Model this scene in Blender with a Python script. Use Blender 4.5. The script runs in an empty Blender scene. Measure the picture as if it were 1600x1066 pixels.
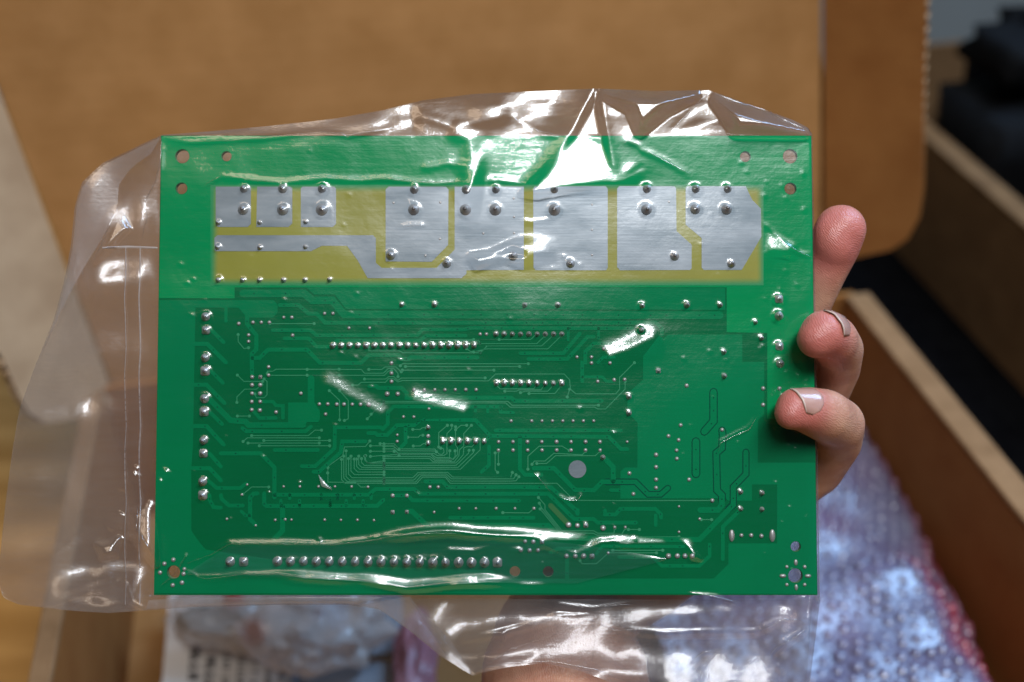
import bpy, bmesh, math, random
import numpy as np
from mathutils import Vector, Matrix, noise
from mathutils.bvhtree import BVHTree
random.seed(4)
SC = bpy.context.scene
COL = SC.collection

# ------------------------------------------------------------------ camera
PITCH = math.radians(38.5)
RIM = 0.11                                   # height of the box rim above the table
CAM = Vector((0, 0, RIM + 0.36))
FPX = 1600 * 35 / 36
cd = bpy.data.cameras.new('camera'); cam = bpy.data.objects.new('camera', cd); COL.objects.link(cam)
cam.location = CAM; cam.rotation_euler = (math.pi / 2 - PITCH, 0, 0)
cd.lens = 35; cd.sensor_width = 36; cd.clip_start = 0.02; cd.clip_end = 50
cd.dof.use_dof = True; cd.dof.focus_distance = 0.3025; cd.dof.aperture_fstop = 5.0
SC.camera = cam

# ------------------------------------------------------------------ world, lamps, exposure
wd = bpy.data.worlds.new('World'); SC.world = wd; wd.use_nodes = True
bg = wd.node_tree.nodes['Background']
bg.inputs[0].default_value = (0.95, 0.93, 1.0, 1); bg.inputs[1].default_value = 0.015
def area_lamp(name, loc, aim, sx, sy, power, col):
    l = bpy.data.lights.new(name, 'AREA'); l.shape = 'RECTANGLE'; l.size = sx; l.size_y = sy
    l.energy = power; l.color = col
    o = bpy.data.objects.new(name, l); COL.objects.link(o); o.location = loc
    o.rotation_euler = (Vector(aim) - Vector(loc)).to_track_quat('-Z', 'Y').to_euler()
    return o
area_lamp('ceiling_lamp', (0.30, -0.12, 1.55), (0, 0.25, 0.25), 0.95, 0.24, 20.0, (0.95, 0.98, 1.0))
area_lamp('window_light', (0.85, 0.92, 1.20), (0.15, 0.35, 0.1), 0.8, 0.8, 26.0, (0.38, 0.63, 1.0))
area_lamp('warm_ceiling_lamp', (-0.48, -0.15, 1.52), (0, 0.25, 0.25), 0.60, 0.20, 1.7, (1.0, 0.78, 0.58))
vs = SC.view_settings
vs.view_transform = 'Standard'; vs.look = 'None'; vs.exposure = 0.12; vs.gamma = 1.0; vs.use_curve_mapping = False
cy = SC.cycles
cy.max_bounces = 8; cy.transparent_max_bounces = 24; cy.glossy_bounces = 4; cy.diffuse_bounces = 3
cy.caustics_reflective = False; cy.caustics_refractive = False; cy.use_denoising = True
cy.sample_clamp_indirect = 6

# ------------------------------------------------------------------ geometry helpers
UP = Vector((0, math.sin(PITCH), math.cos(PITCH))); FWD = Vector((0, math.cos(PITCH), -math.sin(PITCH)))
def ray(px, py): return Vector(((px - 800) / FPX, 0, 0)) + UP * ((533 - py) / FPX) + FWD
def on_plane(px, py, pt, n):
    r = ray(px, py); t = (Vector(pt) - CAM).dot(n) / r.dot(n)
    return CAM + r * t
def at_z(px, py, z): return on_plane(px, py, (0, 0, z), Vector((0, 0, 1)))

# board frame: origin at the board centre, x right, y up along the board, z towards the viewer (millimetres)
TILT = math.radians(2.5)
BX = Vector((1, 0, 0)); BY = (UP * math.cos(TILT) + FWD * math.sin(TILT)).normalized(); BZ = BX.cross(BY)
BO = CAM + ray(758, 571) * 0.304
BM = Matrix.Translation(BO) @ Matrix(((BX.x, BY.x, BZ.x, 0), (BX.y, BY.y, BZ.y, 0), (BX.z, BY.z, BZ.z, 0), (0, 0, 0, 1)))
BMI = BM.inverted()
CL = np.array(BMI @ CAM) * 1000              # the camera in board millimetres
def P(px, py, z=0.0):
    """photo pixel -> point (mm, board frame) at height z above the board face; arrays welcome"""
    px = np.asarray(px, float); py = np.asarray(py, float); z = np.asarray(z, float)
    rx = (px - 800) / FPX; ru = (533 - py) / FPX
    R = np.array(BMI.to_3x3())
    d = [R[i, 0] * rx + R[i, 1] * (UP.y * ru + FWD.y) + R[i, 2] * (UP.z * ru + FWD.z) for i in range(3)]
    t = (z - CL[2]) / d[2]
    return np.stack([CL[0] + d[0] * t, CL[1] + d[1] * t, z + 0 * t], -1)
S = 5.12                                     # photo pixels per mm on the board

def mesh_obj(name, verts, faces, mat, parent=None, smooth=False, frame=None):
    me = bpy.data.meshes.new(name); me.from_pydata([tuple(v) for v in verts], [], faces); me.update()
    o = bpy.data.objects.new(name, me); COL.objects.link(o)
    if mat: me.materials.append(mat)
    if smooth: me.polygons.foreach_set('use_smooth', [True] * len(me.polygons))
    if parent: o.parent = parent
    elif frame: o.matrix_world = frame
    return o
def tag(o, label, cat, group=None, kind=None):
    if label: o['label'] = label
    if cat: o['category'] = cat
    if group: o['group'] = group
    if kind: o['kind'] = kind
    return o
def empty(name, loc=(0, 0, 0), frame=None):
    o = bpy.data.objects.new(name, None); COL.objects.link(o); o.empty_display_size = 0.01
    if frame is not None: o.matrix_world = frame
    else: o.location = loc
    return o
def bm_obj(name, bm, mat, parent=None, smooth=False):
    me = bpy.data.meshes.new(name); bm.to_mesh(me); bm.free()
    o = bpy.data.objects.new(name, me); COL.objects.link(o); me.materials.append(mat)
    if smooth: me.polygons.foreach_set('use_smooth', [True] * len(me.polygons))
    if parent: o.parent = parent
    return o
def slab(name, pts, off, mat, parent=None, bevel=0.0):
    """polygon (world points) extruded by the vector off"""
    bm = bmesh.new()
    a = [bm.verts.new(p) for p in pts]; b = [bm.verts.new(Vector(p) + Vector(off)) for p in pts]
    n = len(a)
    bm.faces.new(a); bm.faces.new(b[::-1])
    for i in range(n): bm.faces.new((a[i], b[i], b[(i + 1) % n], a[(i + 1) % n]))
    bmesh.ops.recalc_face_normals(bm, faces=bm.faces)
    if bevel: bmesh.ops.bevel(bm, geom=bm.edges[:], offset=bevel, segments=2, affect='EDGES', profile=0.5)
    return bm_obj(name, bm, mat, parent)

# ------------------------------------------------------------------ material helpers
def new_mat(name):
    m = bpy.data.materials.new(name); m.use_nodes = True
    return m, m.node_tree, m.node_tree.nodes['Principled BSDF']
def nd(nt, typ, **kw):
    n = nt.nodes.new(typ)
    for k, v in kw.items(): setattr(n, k, v)
    return n
def noise_ramp(nt, scale, c0, c1, p0=0.35, p1=0.65, stretch=(1, 1, 1), detail=4, coord='Object'):
    tc = nd(nt, 'ShaderNodeTexCoord'); mp = nd(nt, 'ShaderNodeMapping'); mp.inputs['Scale'].default_value = stretch
    nz = nd(nt, 'ShaderNodeTexNoise'); nz.inputs['Scale'].default_value = scale; nz.inputs['Detail'].default_value = detail
    rp = nd(nt, 'ShaderNodeValToRGB')
    rp.color_ramp.elements[0].position = p0; rp.color_ramp.elements[0].color = (*c0, 1)
    rp.color_ramp.elements[1].position = p1; rp.color_ramp.elements[1].color = (*c1, 1)
    nt.links.new(tc.outputs[coord], mp.inputs[0]); nt.links.new(mp.outputs[0], nz.inputs['Vector']); nt.links.new(nz.outputs[0], rp.inputs[0])
    return rp.outputs[0], nz.outputs[0]
def bump(nt, b, h, strength, dist=0.001):
    bp = nd(nt, 'ShaderNodeBump'); bp.inputs['Strength'].default_value = strength; bp.inputs['Distance'].default_value = dist
    nt.links.new(h, bp.inputs['Height']); nt.links.new(bp.outputs[0], b.inputs['Normal'])
def simple(name, c0, c1, scale, rough, stretch=(1, 1, 1), bstr=0.0, bdist=0.001, metal=0.0, p0=0.35, p1=0.65, spec=0.5):
    m, nt, b = new_mat(name)
    c, h = noise_ramp(nt, scale, c0, c1, p0, p1, stretch)
    nt.links.new(c, b.inputs['Base Color']); b.inputs['Roughness'].default_value = rough; b.inputs['Metallic'].default_value = metal
    b.inputs['Specular IOR Level'].default_value = spec
    if bstr: bump(nt, b, h, bstr, bdist)
    return m

M = {}
def card_mat(name, c0, c1):
    m, nt, b = new_mat(name)
    c, h = noise_ramp(nt, 46, c0, c1, 0.3, 0.7)
    tc = nd(nt, 'ShaderNodeTexCoord'); n2 = nd(nt, 'ShaderNodeTexNoise'); n2.inputs['Scale'].default_value = 5; nt.links.new(tc.outputs['Object'], n2.inputs['Vector'])
    mr = nd(nt, 'ShaderNodeMapRange'); mr.inputs['From Min'].default_value = 0.35; mr.inputs['From Max'].default_value = 0.65; mr.inputs['To Min'].default_value = 0.86; mr.inputs['To Max'].default_value = 1.08
    nt.links.new(n2.outputs[0], mr.inputs['Value'])
    wv = nd(nt, 'ShaderNodeTexWave'); wv.bands_direction = 'Z'; wv.inputs['Scale'].default_value = 46; wv.inputs['Distortion'].default_value = 0.6; nt.links.new(tc.outputs['Object'], wv.inputs['Vector'])
    w2 = nd(nt, 'ShaderNodeMath', operation='MULTIPLY_ADD'); w2.inputs[1].default_value = 0.014; w2.inputs[2].default_value = 0.993; nt.links.new(wv.outputs[1], w2.inputs[0])
    mu = nd(nt, 'ShaderNodeMath', operation='MULTIPLY'); nt.links.new(mr.outputs[0], mu.inputs[0]); nt.links.new(w2.outputs[0], mu.inputs[1])
    vm = nd(nt, 'ShaderNodeVectorMath', operation='SCALE'); nt.links.new(c, vm.inputs[0]); nt.links.new(mu.outputs[0], vm.inputs['Scale'])
    nt.links.new(vm.outputs[0], b.inputs['Base Color']); b.inputs['Roughness'].default_value = 0.85; b.inputs['Specular IOR Level'].default_value = 0.2
    bump(nt, b, wv.outputs[1], 0.035, 0.0006)
    return m
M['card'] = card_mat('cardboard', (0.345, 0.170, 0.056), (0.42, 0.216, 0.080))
M['card_in'] = card_mat('kraft_liner', (0.275, 0.110, 0.028), (0.33, 0.143, 0.040))  # darker copy of the lid cardboard, shade of walls and right ear painted in
M['card_pale'] = simple('cardboard_liner', (0.37, 0.25, 0.15), (0.45, 0.315, 0.195), 40, 0.85, (1, 1, 1.3), 0.2, 0.001, spec=0.2)  # paler copy of the same cardboard, light on the left ear painted in
M['card_cut'] = simple('cardboard_cut_edge', (0.26, 0.16, 0.09), (0.46, 0.32, 0.20), 260, 0.95, bstr=0.4, spec=0.1)
M['card_dark'] = simple('dark_cardboard', (0.13, 0.070, 0.030), (0.17, 0.095, 0.042), 46, 0.85, spec=0.2)
M['card_rim'] = simple('cardboard_rim', (0.20, 0.11, 0.05), (0.27, 0.155, 0.075), 60, 0.85, spec=0.2)
M['wood'] = simple('oiled_wood', (0.36, 0.17, 0.04), (0.52, 0.27, 0.08), 6, 0.45, (1, 9, 1), 0.1, 0.0005)
M['mat_black'] = simple('black_mat', (0.0015, 0.0015, 0.002), (0.003, 0.003, 0.0035), 90, 0.95, spec=0.03)
M['black_bag'] = simple('black_nylon', (0.0015, 0.0015, 0.002), (0.003, 0.0035, 0.0045), 120, 0.8, bstr=0.4, spec=0.12)
M['wall'] = simple('grey_paint', (0.15, 0.17, 0.18), (0.18, 0.205, 0.215), 5, 0.9)
M['paper'] = simple('white_paper', (0.72, 0.70, 0.67), (0.80, 0.78, 0.75), 12, 0.8)
M['paper_blue'] = simple('blue_print', (0.30, 0.42, 0.60), (0.42, 0.54, 0.70), 30, 0.7)
M['ink'] = simple('printing_ink', (0.10, 0.095, 0.10), (0.16, 0.15, 0.15), 60, 0.8)
M['grey_foam'] = simple('grey_foam', (0.26, 0.28, 0.31), (0.34, 0.36, 0.39), 40, 0.8)
M['pink_film'] = simple('pink_plastic', (0.36, 0.14, 0.17), (0.52, 0.26, 0.29), 25, 0.35)
M['dark_part'] = simple('dark_component', (0.03, 0.03, 0.035), (0.09, 0.08, 0.08), 60, 0.5)
M['red_part'] = simple('red_component', (0.35, 0.04, 0.04), (0.45, 0.08, 0.07), 60, 0.5)

def green_mask(name, c0, c1, rough=0.42):
    m, nt, b = new_mat(name)
    c, h = noise_ramp(nt, 22, c0, c1, 0.3, 0.7)
    nt.links.new(c, b.inputs['Base Color']); b.inputs['Roughness'].default_value = rough; b.inputs['Specular IOR Level'].default_value = 0.2; b.inputs['Specular Tint'].default_value = (0.08, 0.9, 0.6, 1)
    tc = nd(nt, 'ShaderNodeTexCoord'); mp = nd(nt, 'ShaderNodeMapping'); mp.inputs['Scale'].default_value = (1, 14, 1)
    n2 = nd(nt, 'ShaderNodeTexNoise'); n2.inputs['Scale'].default_value = 260
    nt.links.new(tc.outputs['Object'], mp.inputs[0]); nt.links.new(mp.outputs[0], n2.inputs['Vector'])
    bump(nt, b, n2.outputs[0], 0.12, 0.0002)
    return m
M['mask'] = green_mask('green_solder_mask', (0.0005, 0.122, 0.036), (0.0005, 0.154, 0.046))
M['mask_cu'] = green_mask('green_mask_over_copper', (0.0005, 0.185, 0.062), (0.001, 0.225, 0.076))
M['mask_top'] = green_mask('green_mask_on_clear_laminate', (0.0005, 0.255, 0.072), (0.001, 0.305, 0.090))  # lighter laminate, with its backlit glow and sheen put into the green
M['mask_gap'] = green_mask('green_mask_clearance', (0.002, 0.058, 0.028), (0.002, 0.072, 0.034))
M['mask_olive'] = green_mask('olive_green_mask', (0.04, 0.16, 0.05), (0.06, 0.20, 0.06))
M['fine'] = green_mask('green_mask_over_fine_copper', (0.03, 0.27, 0.12), (0.07, 0.34, 0.17))

def tin_mat(name, c0, c1, rough, metal):
    m, nt, b = new_mat(name)
    c, h = noise_ramp(nt, 55, c0, c1, 0.3, 0.7, (1, 2.5, 1))
    nt.links.new(c, b.inputs['Base Color']); b.inputs['Metallic'].default_value = metal; b.inputs['Roughness'].default_value = rough
    tc = nd(nt, 'ShaderNodeTexCoord'); mp = nd(nt, 'ShaderNodeMapping'); mp.inputs['Scale'].default_value = (1, 20, 1)
    n2 = nd(nt, 'ShaderNodeTexNoise'); n2.inputs['Scale'].default_value = 90
    nt.links.new(tc.outputs['Object'], mp.inputs[0]); nt.links.new(mp.outputs[0], n2.inputs['Vector'])
    bump(nt, b, n2.outputs[0], 0.05, 0.0003)
    return m
M['tin'] = tin_mat('tinned_copper', (0.20, 0.25, 0.29), (0.40, 0.45, 0.50), 0.36, 0.42)
M['solder'] = tin_mat('solder', (0.40, 0.39, 0.39), (0.56, 0.54, 0.54), 0.43, 0.50)
M['lead'] = tin_mat('cut_lead_end', (0.10, 0.10, 0.105), (0.20, 0.19, 0.19), 0.40, 0.6)
M['edge'] = simple('fibreglass_edge', (0.10, 0.26, 0.12), (0.16, 0.32, 0.16), 200, 0.6)

def bare_strip_mat():
    """bare fibreglass, yellow olive, its rim fading softly into the green mask seen through the laminate"""
    m, nt, b = new_mat('bare_fibreglass')
    c, h = noise_ramp(nt, 30, (0.27, 0.265, 0.016), (0.34, 0.325, 0.026), 0.3, 0.7)
    tc = nd(nt, 'ShaderNodeTexCoord'); sp = nd(nt, 'ShaderNodeSeparateXYZ'); nt.links.new(tc.outputs['Object'], sp.inputs[0])
    p0, p1 = P(329, 446) * 0.001, P(1193, 289) * 0.001; vals = []
    for k, ax in enumerate('XY'):
        ds = nd(nt, 'ShaderNodeMath', operation='SUBTRACT'); ds.inputs[1].default_value = (p0[k] + p1[k]) / 2; nt.links.new(sp.outputs[ax], ds.inputs[0])
        ab = nd(nt, 'ShaderNodeMath', operation='ABSOLUTE'); nt.links.new(ds.outputs[0], ab.inputs[0])
        a = nd(nt, 'ShaderNodeMapRange'); a.interpolation_type = 'SMOOTHSTEP'; nt.links.new(ab.outputs[0], a.inputs['Value'])
        h_ = (p1[k] - p0[k]) / 2; a.inputs['From Min'].default_value = h_; a.inputs['From Max'].default_value = h_ - 0.0026
        vals.append(a.outputs[0])
    mu = nd(nt, 'ShaderNodeMath', operation='MULTIPLY'); nt.links.new(vals[0], mu.inputs[0]); nt.links.new(vals[1], mu.inputs[1])
    mx = nd(nt, 'ShaderNodeMix', data_type='RGBA'); nt.links.new(mu.outputs[0], mx.inputs['Factor'])
    mx.inputs['A'].default_value = (0.001, 0.27, 0.08, 1); nt.links.new(c, mx.inputs['B'])
    nt.links.new(mx.outputs['Result'], b.inputs['Base Color']); b.inputs['Roughness'].default_value = 0.5
    bump(nt, b, h, 0.1, 0.0003)
    return m
M['bare'] = bare_strip_mat()

def film_mat(name, haze0, haze1, tint=(0.98, 0.975, 0.98), rough=0.13, gloss=2.0, hazecol=(0.80, 0.76, 0.76)):
    """thin clear polythene: transparent, Fresnel gloss, a little milky haze and machine-direction streaks"""
    m = bpy.data.materials.new(name); m.use_nodes = True; nt = m.node_tree; nt.nodes.clear()
    out = nd(nt, 'ShaderNodeOutputMaterial')
    tr = nd(nt, 'ShaderNodeBsdfTransparent'); tr.inputs[0].default_value = (*tint, 1)
    gl = nd(nt, 'ShaderNodeBsdfGlossy'); gl.inputs['Roughness'].default_value = rough
    fr = nd(nt, 'ShaderNodeLayerWeight'); fr.inputs['Blend'].default_value = 0.06
    fm = nd(nt, 'ShaderNodeMath', operation='MULTIPLY_ADD'); fm.inputs[1].default_value = 0.85 * gloss; fm.inputs[2].default_value = 0.056 * gloss
    nt.links.new(fr.outputs['Fresnel'], fm.inputs[0])
    gw = nd(nt, 'ShaderNodeBsdfGlossy'); gw.distribution = 'BECKMANN'; gl.distribution = 'BECKMANN'; gw.inputs['Roughness'].default_value = 0.31      # the wider, softer lobe of scuffed film
    g2 = nd(nt, 'ShaderNodeMixShader'); g2.inputs[0].default_value = 0.52; nt.links.new(gl.outputs[0], g2.inputs[1]); nt.links.new(gw.outputs[0], g2.inputs[2])
    mx = nd(nt, 'ShaderNodeMixShader'); nt.links.new(fm.outputs[0], mx.inputs[0]); nt.links.new(tr.outputs[0], mx.inputs[1]); nt.links.new(g2.outputs[0], mx.inputs[2])
    df = nd(nt, 'ShaderNodeBsdfDiffuse'); df.inputs[0].default_value = (*hazecol, 1)
    tl = nd(nt, 'ShaderNodeBsdfTranslucent'); tl.inputs[0].default_value = (*hazecol, 1)
    hz = nd(nt, 'ShaderNodeMixShader'); hz.inputs[0].default_value = 0.45; nt.links.new(df.outputs[0], hz.inputs[1]); nt.links.new(tl.outputs[0], hz.inputs[2])
    tc = nd(nt, 'ShaderNodeTexCoord')
    n1 = nd(nt, 'ShaderNodeTexNoise'); n1.inputs['Scale'].default_value = 14; n1.inputs['Detail'].default_value = 3
    nt.links.new(tc.outputs['Object'], n1.inputs['Vector'])
    mp = nd(nt, 'ShaderNodeMapping'); mp.inputs['Scale'].default_value = (0.06, 1, 1); nt.links.new(tc.outputs['Object'], mp.inputs[0])
    n2 = nd(nt, 'ShaderNodeTexNoise'); n2.inputs['Scale'].default_value = 900; n2.inputs['Detail'].default_value = 2; nt.links.new(mp.outputs[0], n2.inputs['Vector'])
    ad = nd(nt, 'ShaderNodeMath', operation='MULTIPLY_ADD'); ad.inputs[1].default_value = 0.55; nt.links.new(n2.outputs[0], ad.inputs[0]); nt.links.new(n1.outputs[0], ad.inputs[2])
    mr = nd(nt, 'ShaderNodeMapRange'); mr.inputs['From Min'].default_value = 0.45; mr.inputs['From Max'].default_value = 1.15
    mr.inputs['To Min'].default_value = haze0; mr.inputs['To Max'].default_value = haze1
    nt.links.new(ad.outputs[0], mr.inputs['Value'])
    m2 = nd(nt, 'ShaderNodeMixShader'); nt.links.new(mr.outputs[0], m2.inputs[0]); nt.links.new(mx.outputs[0], m2.inputs[1]); nt.links.new(hz.outputs[0], m2.inputs[2])
    bp = nd(nt, 'ShaderNodeBump'); bp.inputs['Strength'].default_value = 0.10; bp.inputs['Distance'].default_value = 0.0003
    nt.links.new(n2.outputs[0], bp.inputs['Height'])
    n3 = nd(nt, 'ShaderNodeTexNoise'); n3.inputs['Scale'].default_value = 150; n3.inputs['Detail'].default_value = 5; n3.inputs['Roughness'].default_value = 0.6; nt.links.new(tc.outputs['Object'], n3.inputs['Vector'])
    b3 = nd(nt, 'ShaderNodeBump'); b3.inputs['Strength'].default_value = 0.16; b3.inputs['Distance'].default_value = 0.001
    nt.links.new(n3.outputs[0], b3.inputs['Height']); nt.links.new(bp.outputs[0], b3.inputs['Normal'])
    nt.links.new(b3.outputs[0], gl.inputs['Normal']); nt.links.new(b3.outputs[0], gw.inputs['Normal'])
    nt.links.new(m2.outputs[0], out.inputs[0])
    return m
M['film'] = film_mat('clear_polythene', 0.0, 0.03, hazecol=(0.12, 0.62, 0.74))
M['film_back'] = film_mat('clear_polythene_rear', 0.13, 0.25, hazecol=(0.80, 0.72, 0.71))
M['film_pleat'] = film_mat('pleated_polythene', 0.01, 0.07, hazecol=(0.30, 0.80, 0.86))
M['film_tail'] = film_mat('loose_polythene', 0.03, 0.10, hazecol=(0.80, 0.77, 0.79))
M['film_fold'] = film_mat('doubled_polythene', 0.12, 0.22, hazecol=(0.80, 0.76, 0.78))
M['crease'] = film_mat('creased_polythene', 0.0, 0.05, rough=0.12, gloss=3.2)
M['seam'] = film_mat('welded_polythene', 0.10, 0.75)
M['flake'] = film_mat('torn_polythene', 0.25, 0.6)
M['crumple'] = film_mat('crumpled_plastic', 0.45, 0.7, rough=0.25, hazecol=(0.86, 0.79, 0.72))

def wrap_mat():
    m, nt, b = new_mat('pink_bubble_film')
    c, h = noise_ramp(nt, 16, (0.11, 0.095, 0.175), (0.17, 0.19, 0.30), 0.35, 0.7)  # the window's blue sheen on pink film is put into this base colour
    at = nd(nt, 'ShaderNodeAttribute'); at.attribute_name = 'pink'
    mxp = nd(nt, 'ShaderNodeMix', data_type='RGBA'); nt.links.new(at.outputs['Fac'], mxp.inputs['Factor']); nt.links.new(c, mxp.inputs['A']); mxp.inputs['B'].default_value = (0.30, 0.035, 0.06, 1)
    nt.links.new(mxp.outputs['Result'], b.inputs['Base Color']); b.inputs['Roughness'].default_value = 0.26
    b.inputs['Specular IOR Level'].default_value = 0.9; b.inputs['Coat Weight'].default_value = 0.6; b.inputs['Coat Roughness'].default_value = 0.22
    b.inputs['Transmission Weight'].default_value = 0.0
    n2 = nd(nt, 'ShaderNodeTexNoise'); n2.inputs['Scale'].default_value = 340
    tc = nd(nt, 'ShaderNodeTexCoord'); nt.links.new(tc.outputs['Object'], n2.inputs['Vector'])
    bump(nt, b, n2.outputs[0], 0.5, 0.001)
    return m
M['wrap'] = wrap_mat()

def skin_mat():
    m, nt, b = new_mat('skin')
    c, h = noise_ramp(nt, 130, (0.42, 0.195, 0.135), (0.57, 0.315, 0.215), 0.3, 0.7)
    # red finger pulps: a tone the skin itself carries near the tips (distance from each tip, object space)
    tc = nd(nt, 'ShaderNodeTexCoord')
    acc = None
    for tip in TIPS:
        ds = nd(nt, 'ShaderNodeVectorMath', operation='DISTANCE'); ds.inputs[1].default_value = tip
        nt.links.new(tc.outputs['Object'], ds.inputs[0])
        mr = nd(nt, 'ShaderNodeMapRange'); mr.interpolation_type = 'SMOOTHSTEP'
        mr.inputs['From Min'].default_value = 0.020; mr.inputs['From Max'].default_value = 0.006
        nt.links.new(ds.outputs['Value'], mr.inputs['Value'])
        if acc is None: acc = mr.outputs[0]
        else:
            mxm = nd(nt, 'ShaderNodeMath', operation='MAXIMUM'); nt.links.new(acc, mxm.inputs[0]); nt.links.new(mr.outputs[0], mxm.inputs[1]); acc = mxm.outputs[0]
    hf = nd(nt, 'ShaderNodeMath', operation='MULTIPLY'); hf.inputs[1].default_value = 0.9; nt.links.new(acc, hf.inputs[0]); acc = hf.outputs[0]
    mx = nd(nt, 'ShaderNodeMix', data_type='RGBA'); nt.links.new(acc, mx.inputs['Factor']); nt.links.new(c, mx.inputs['A'])
    mx.inputs['B'].default_value = (0.50, 0.145, 0.125, 1)
    nt.links.new(mx.outputs['Result'], b.inputs['Base Color'])
    b.inputs['Roughness'].default_value = 0.42
    b.inputs['Subsurface Weight'].default_value = 0.14; b.inputs['Subsurface Radius'].default_value = (0.004, 0.0015, 0.0008); b.inputs['Subsurface Scale'].default_value = 1.0
    wv = nd(nt, 'ShaderNodeTexWave'); wv.inputs['Scale'].default_value = 620; wv.inputs['Distortion'].default_value = 9; wv.inputs['Detail'].default_value = 2
    wv.bands_direction = 'DIAGONAL'; nt.links.new(tc.outputs['Object'], wv.inputs['Vector'])
    n3 = nd(nt, 'ShaderNodeTexNoise'); n3.inputs['Scale'].default_value = 420; n3.inputs['Detail'].default_value = 5
    nt.links.new(tc.outputs['Object'], n3.inputs['Vector'])
    ad = nd(nt, 'ShaderNodeMath', operation='MULTIPLY_ADD'); ad.inputs[1].default_value = 0.30
    nt.links.new(wv.outputs[1], ad.inputs[0]); nt.links.new(n3.outputs[0], ad.inputs[2])
    bump(nt, b, ad.outputs[0], 0.40, 0.0006)
    return m

# ================================================================== the setting
def adopt(o, parent):
    o.parent = parent; o.matrix_parent_inverse = Matrix.Translation(-parent.location); return o
Z1 = Vector((0, 0, 1))
PSI = math.radians(11.5)
DW = Vector((math.cos(PSI), math.sin(PSI), 0)); DD = Vector((-math.sin(PSI), math.cos(PSI), 0))   # box width and depth directions
tb = slab('table', [(-2.2, -0.8, 0), (2.2, -0.8, 0), (2.2, 1.0, 0), (-2.2, 1.0, 0)], (0, 0, -0.03), M['wood']); tag(tb, None, None, kind='structure')
wl = slab('wall', [(-2.2, 1.0, -0.03), (2.2, 1.0, -0.03), (2.2, 1.0, 1.6), (-2.2, 1.0, 1.6)], (0, 0.05, 0), M['wall']); tag(wl, None, None, kind='structure')
dm = slab('desk_mat', [(0.05, 0.0, 0.0005), (1.3, 0.0, 0.0005), (1.3, 0.95, 0.0005), (0.05, 0.95, 0.0005)], (0, 0, 0.003), M['mat_black'], bevel=0.001)  # black sheet added to darken the shaded gap beside the box
tag(dm, 'matt black mat lying in the dark gap right of the open box', 'mat')

# ---- the open shipping box
LB = Vector((-0.2238, 0.4095, 0)); BW = 0.438; BD = 0.36
box = empty('shipping_box', (LB + DW * BW * 0.5 - DD * BD * 0.5))
tag(box, 'open brown cardboard shipping box with its lid standing up', 'box')
Z0 = 0.0045
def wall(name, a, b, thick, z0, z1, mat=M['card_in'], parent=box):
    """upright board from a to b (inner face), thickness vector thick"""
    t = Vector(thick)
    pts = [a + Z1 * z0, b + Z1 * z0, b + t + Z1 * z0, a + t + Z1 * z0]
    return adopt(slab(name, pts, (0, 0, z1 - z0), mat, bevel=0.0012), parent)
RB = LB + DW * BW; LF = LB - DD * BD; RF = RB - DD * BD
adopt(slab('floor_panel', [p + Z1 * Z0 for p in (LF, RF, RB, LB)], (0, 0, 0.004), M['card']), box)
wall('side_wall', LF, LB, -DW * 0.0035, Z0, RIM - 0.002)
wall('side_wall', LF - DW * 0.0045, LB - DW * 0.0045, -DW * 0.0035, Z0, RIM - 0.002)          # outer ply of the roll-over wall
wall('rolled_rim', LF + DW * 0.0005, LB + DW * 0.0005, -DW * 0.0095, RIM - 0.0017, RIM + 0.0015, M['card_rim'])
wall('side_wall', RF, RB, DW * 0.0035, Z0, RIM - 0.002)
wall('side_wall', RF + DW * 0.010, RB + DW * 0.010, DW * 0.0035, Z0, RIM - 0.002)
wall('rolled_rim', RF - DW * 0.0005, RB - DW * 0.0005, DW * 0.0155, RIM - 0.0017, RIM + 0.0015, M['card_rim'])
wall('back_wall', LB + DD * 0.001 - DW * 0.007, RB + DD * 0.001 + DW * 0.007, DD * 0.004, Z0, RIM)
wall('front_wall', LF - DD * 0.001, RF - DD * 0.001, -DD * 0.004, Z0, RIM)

# ---- the lid, hinged on the back wall and leaning back, with two ears folded forward
LEAN = math.radians(12)
LU = (DD * math.sin(LEAN) + Z1 * math.cos(LEAN)).normalized(); LN = DW.cross(LU)      # LN points to the viewer
HP = LB + DD * 0.006 + Z1 * (RIM + 0.001)
def lid_pt(px, py): return on_plane(px, py, HP, LN)
cTL, cTR, cBR, cBL = lid_pt(-150, -250), lid_pt(1283, -250), lid_pt(1283, 428), lid_pt(182, 622)
lid = adopt(slab('lid', [cTL, cTR, cBR, cBL], -LN * 0.005, M['card'], bevel=0.0008), box)
def corrugated(name, pts, n, mat, edge_a, edge_b):
    """an ear of corrugated board: two liners, the fluting showing along the cut from edge_a to edge_b"""
    ear = slab(name, pts, -n * 0.0007, mat); ear.parent = lid
    back = slab('liner', [p - n * 0.0049 for p in pts], -n * 0.0007, mat); back.parent = ear
    ed = (edge_b - edge_a); L = ed.length; ed.normalize(); inw = n.cross(ed).normalized()
    cen = sum(pts, Vector()) / len(pts)
    if inw.dot(cen - edge_a) < 0: inw = -inw
    V = []; Fc = []; N = int(L / 0.0008)
    for i in range(N + 1):
        s = i / N * L; h = 0.0028 + 0.0020 * math.sin(2 * math.pi * s / 0.0068)
        p = edge_a + ed * s - n * h
        V += [p + inw * 0.0008 + n * 0.00025, p + inw * 0.02 + n * 0.00025, p + inw * 0.0008 - n * 0.00025, p + inw * 0.02 - n * 0.00025]
        if i:
            a = 4 * (i - 1); b = 4 * i
            Fc += [(a, b, b + 1, a + 1), (a + 2, a + 3, b + 3, b + 2), (a, a + 2, b + 2, b)]
    f = mesh_obj('fluting', V, Fc, M['card_cut']); f.parent = ear
    return ear
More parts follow.
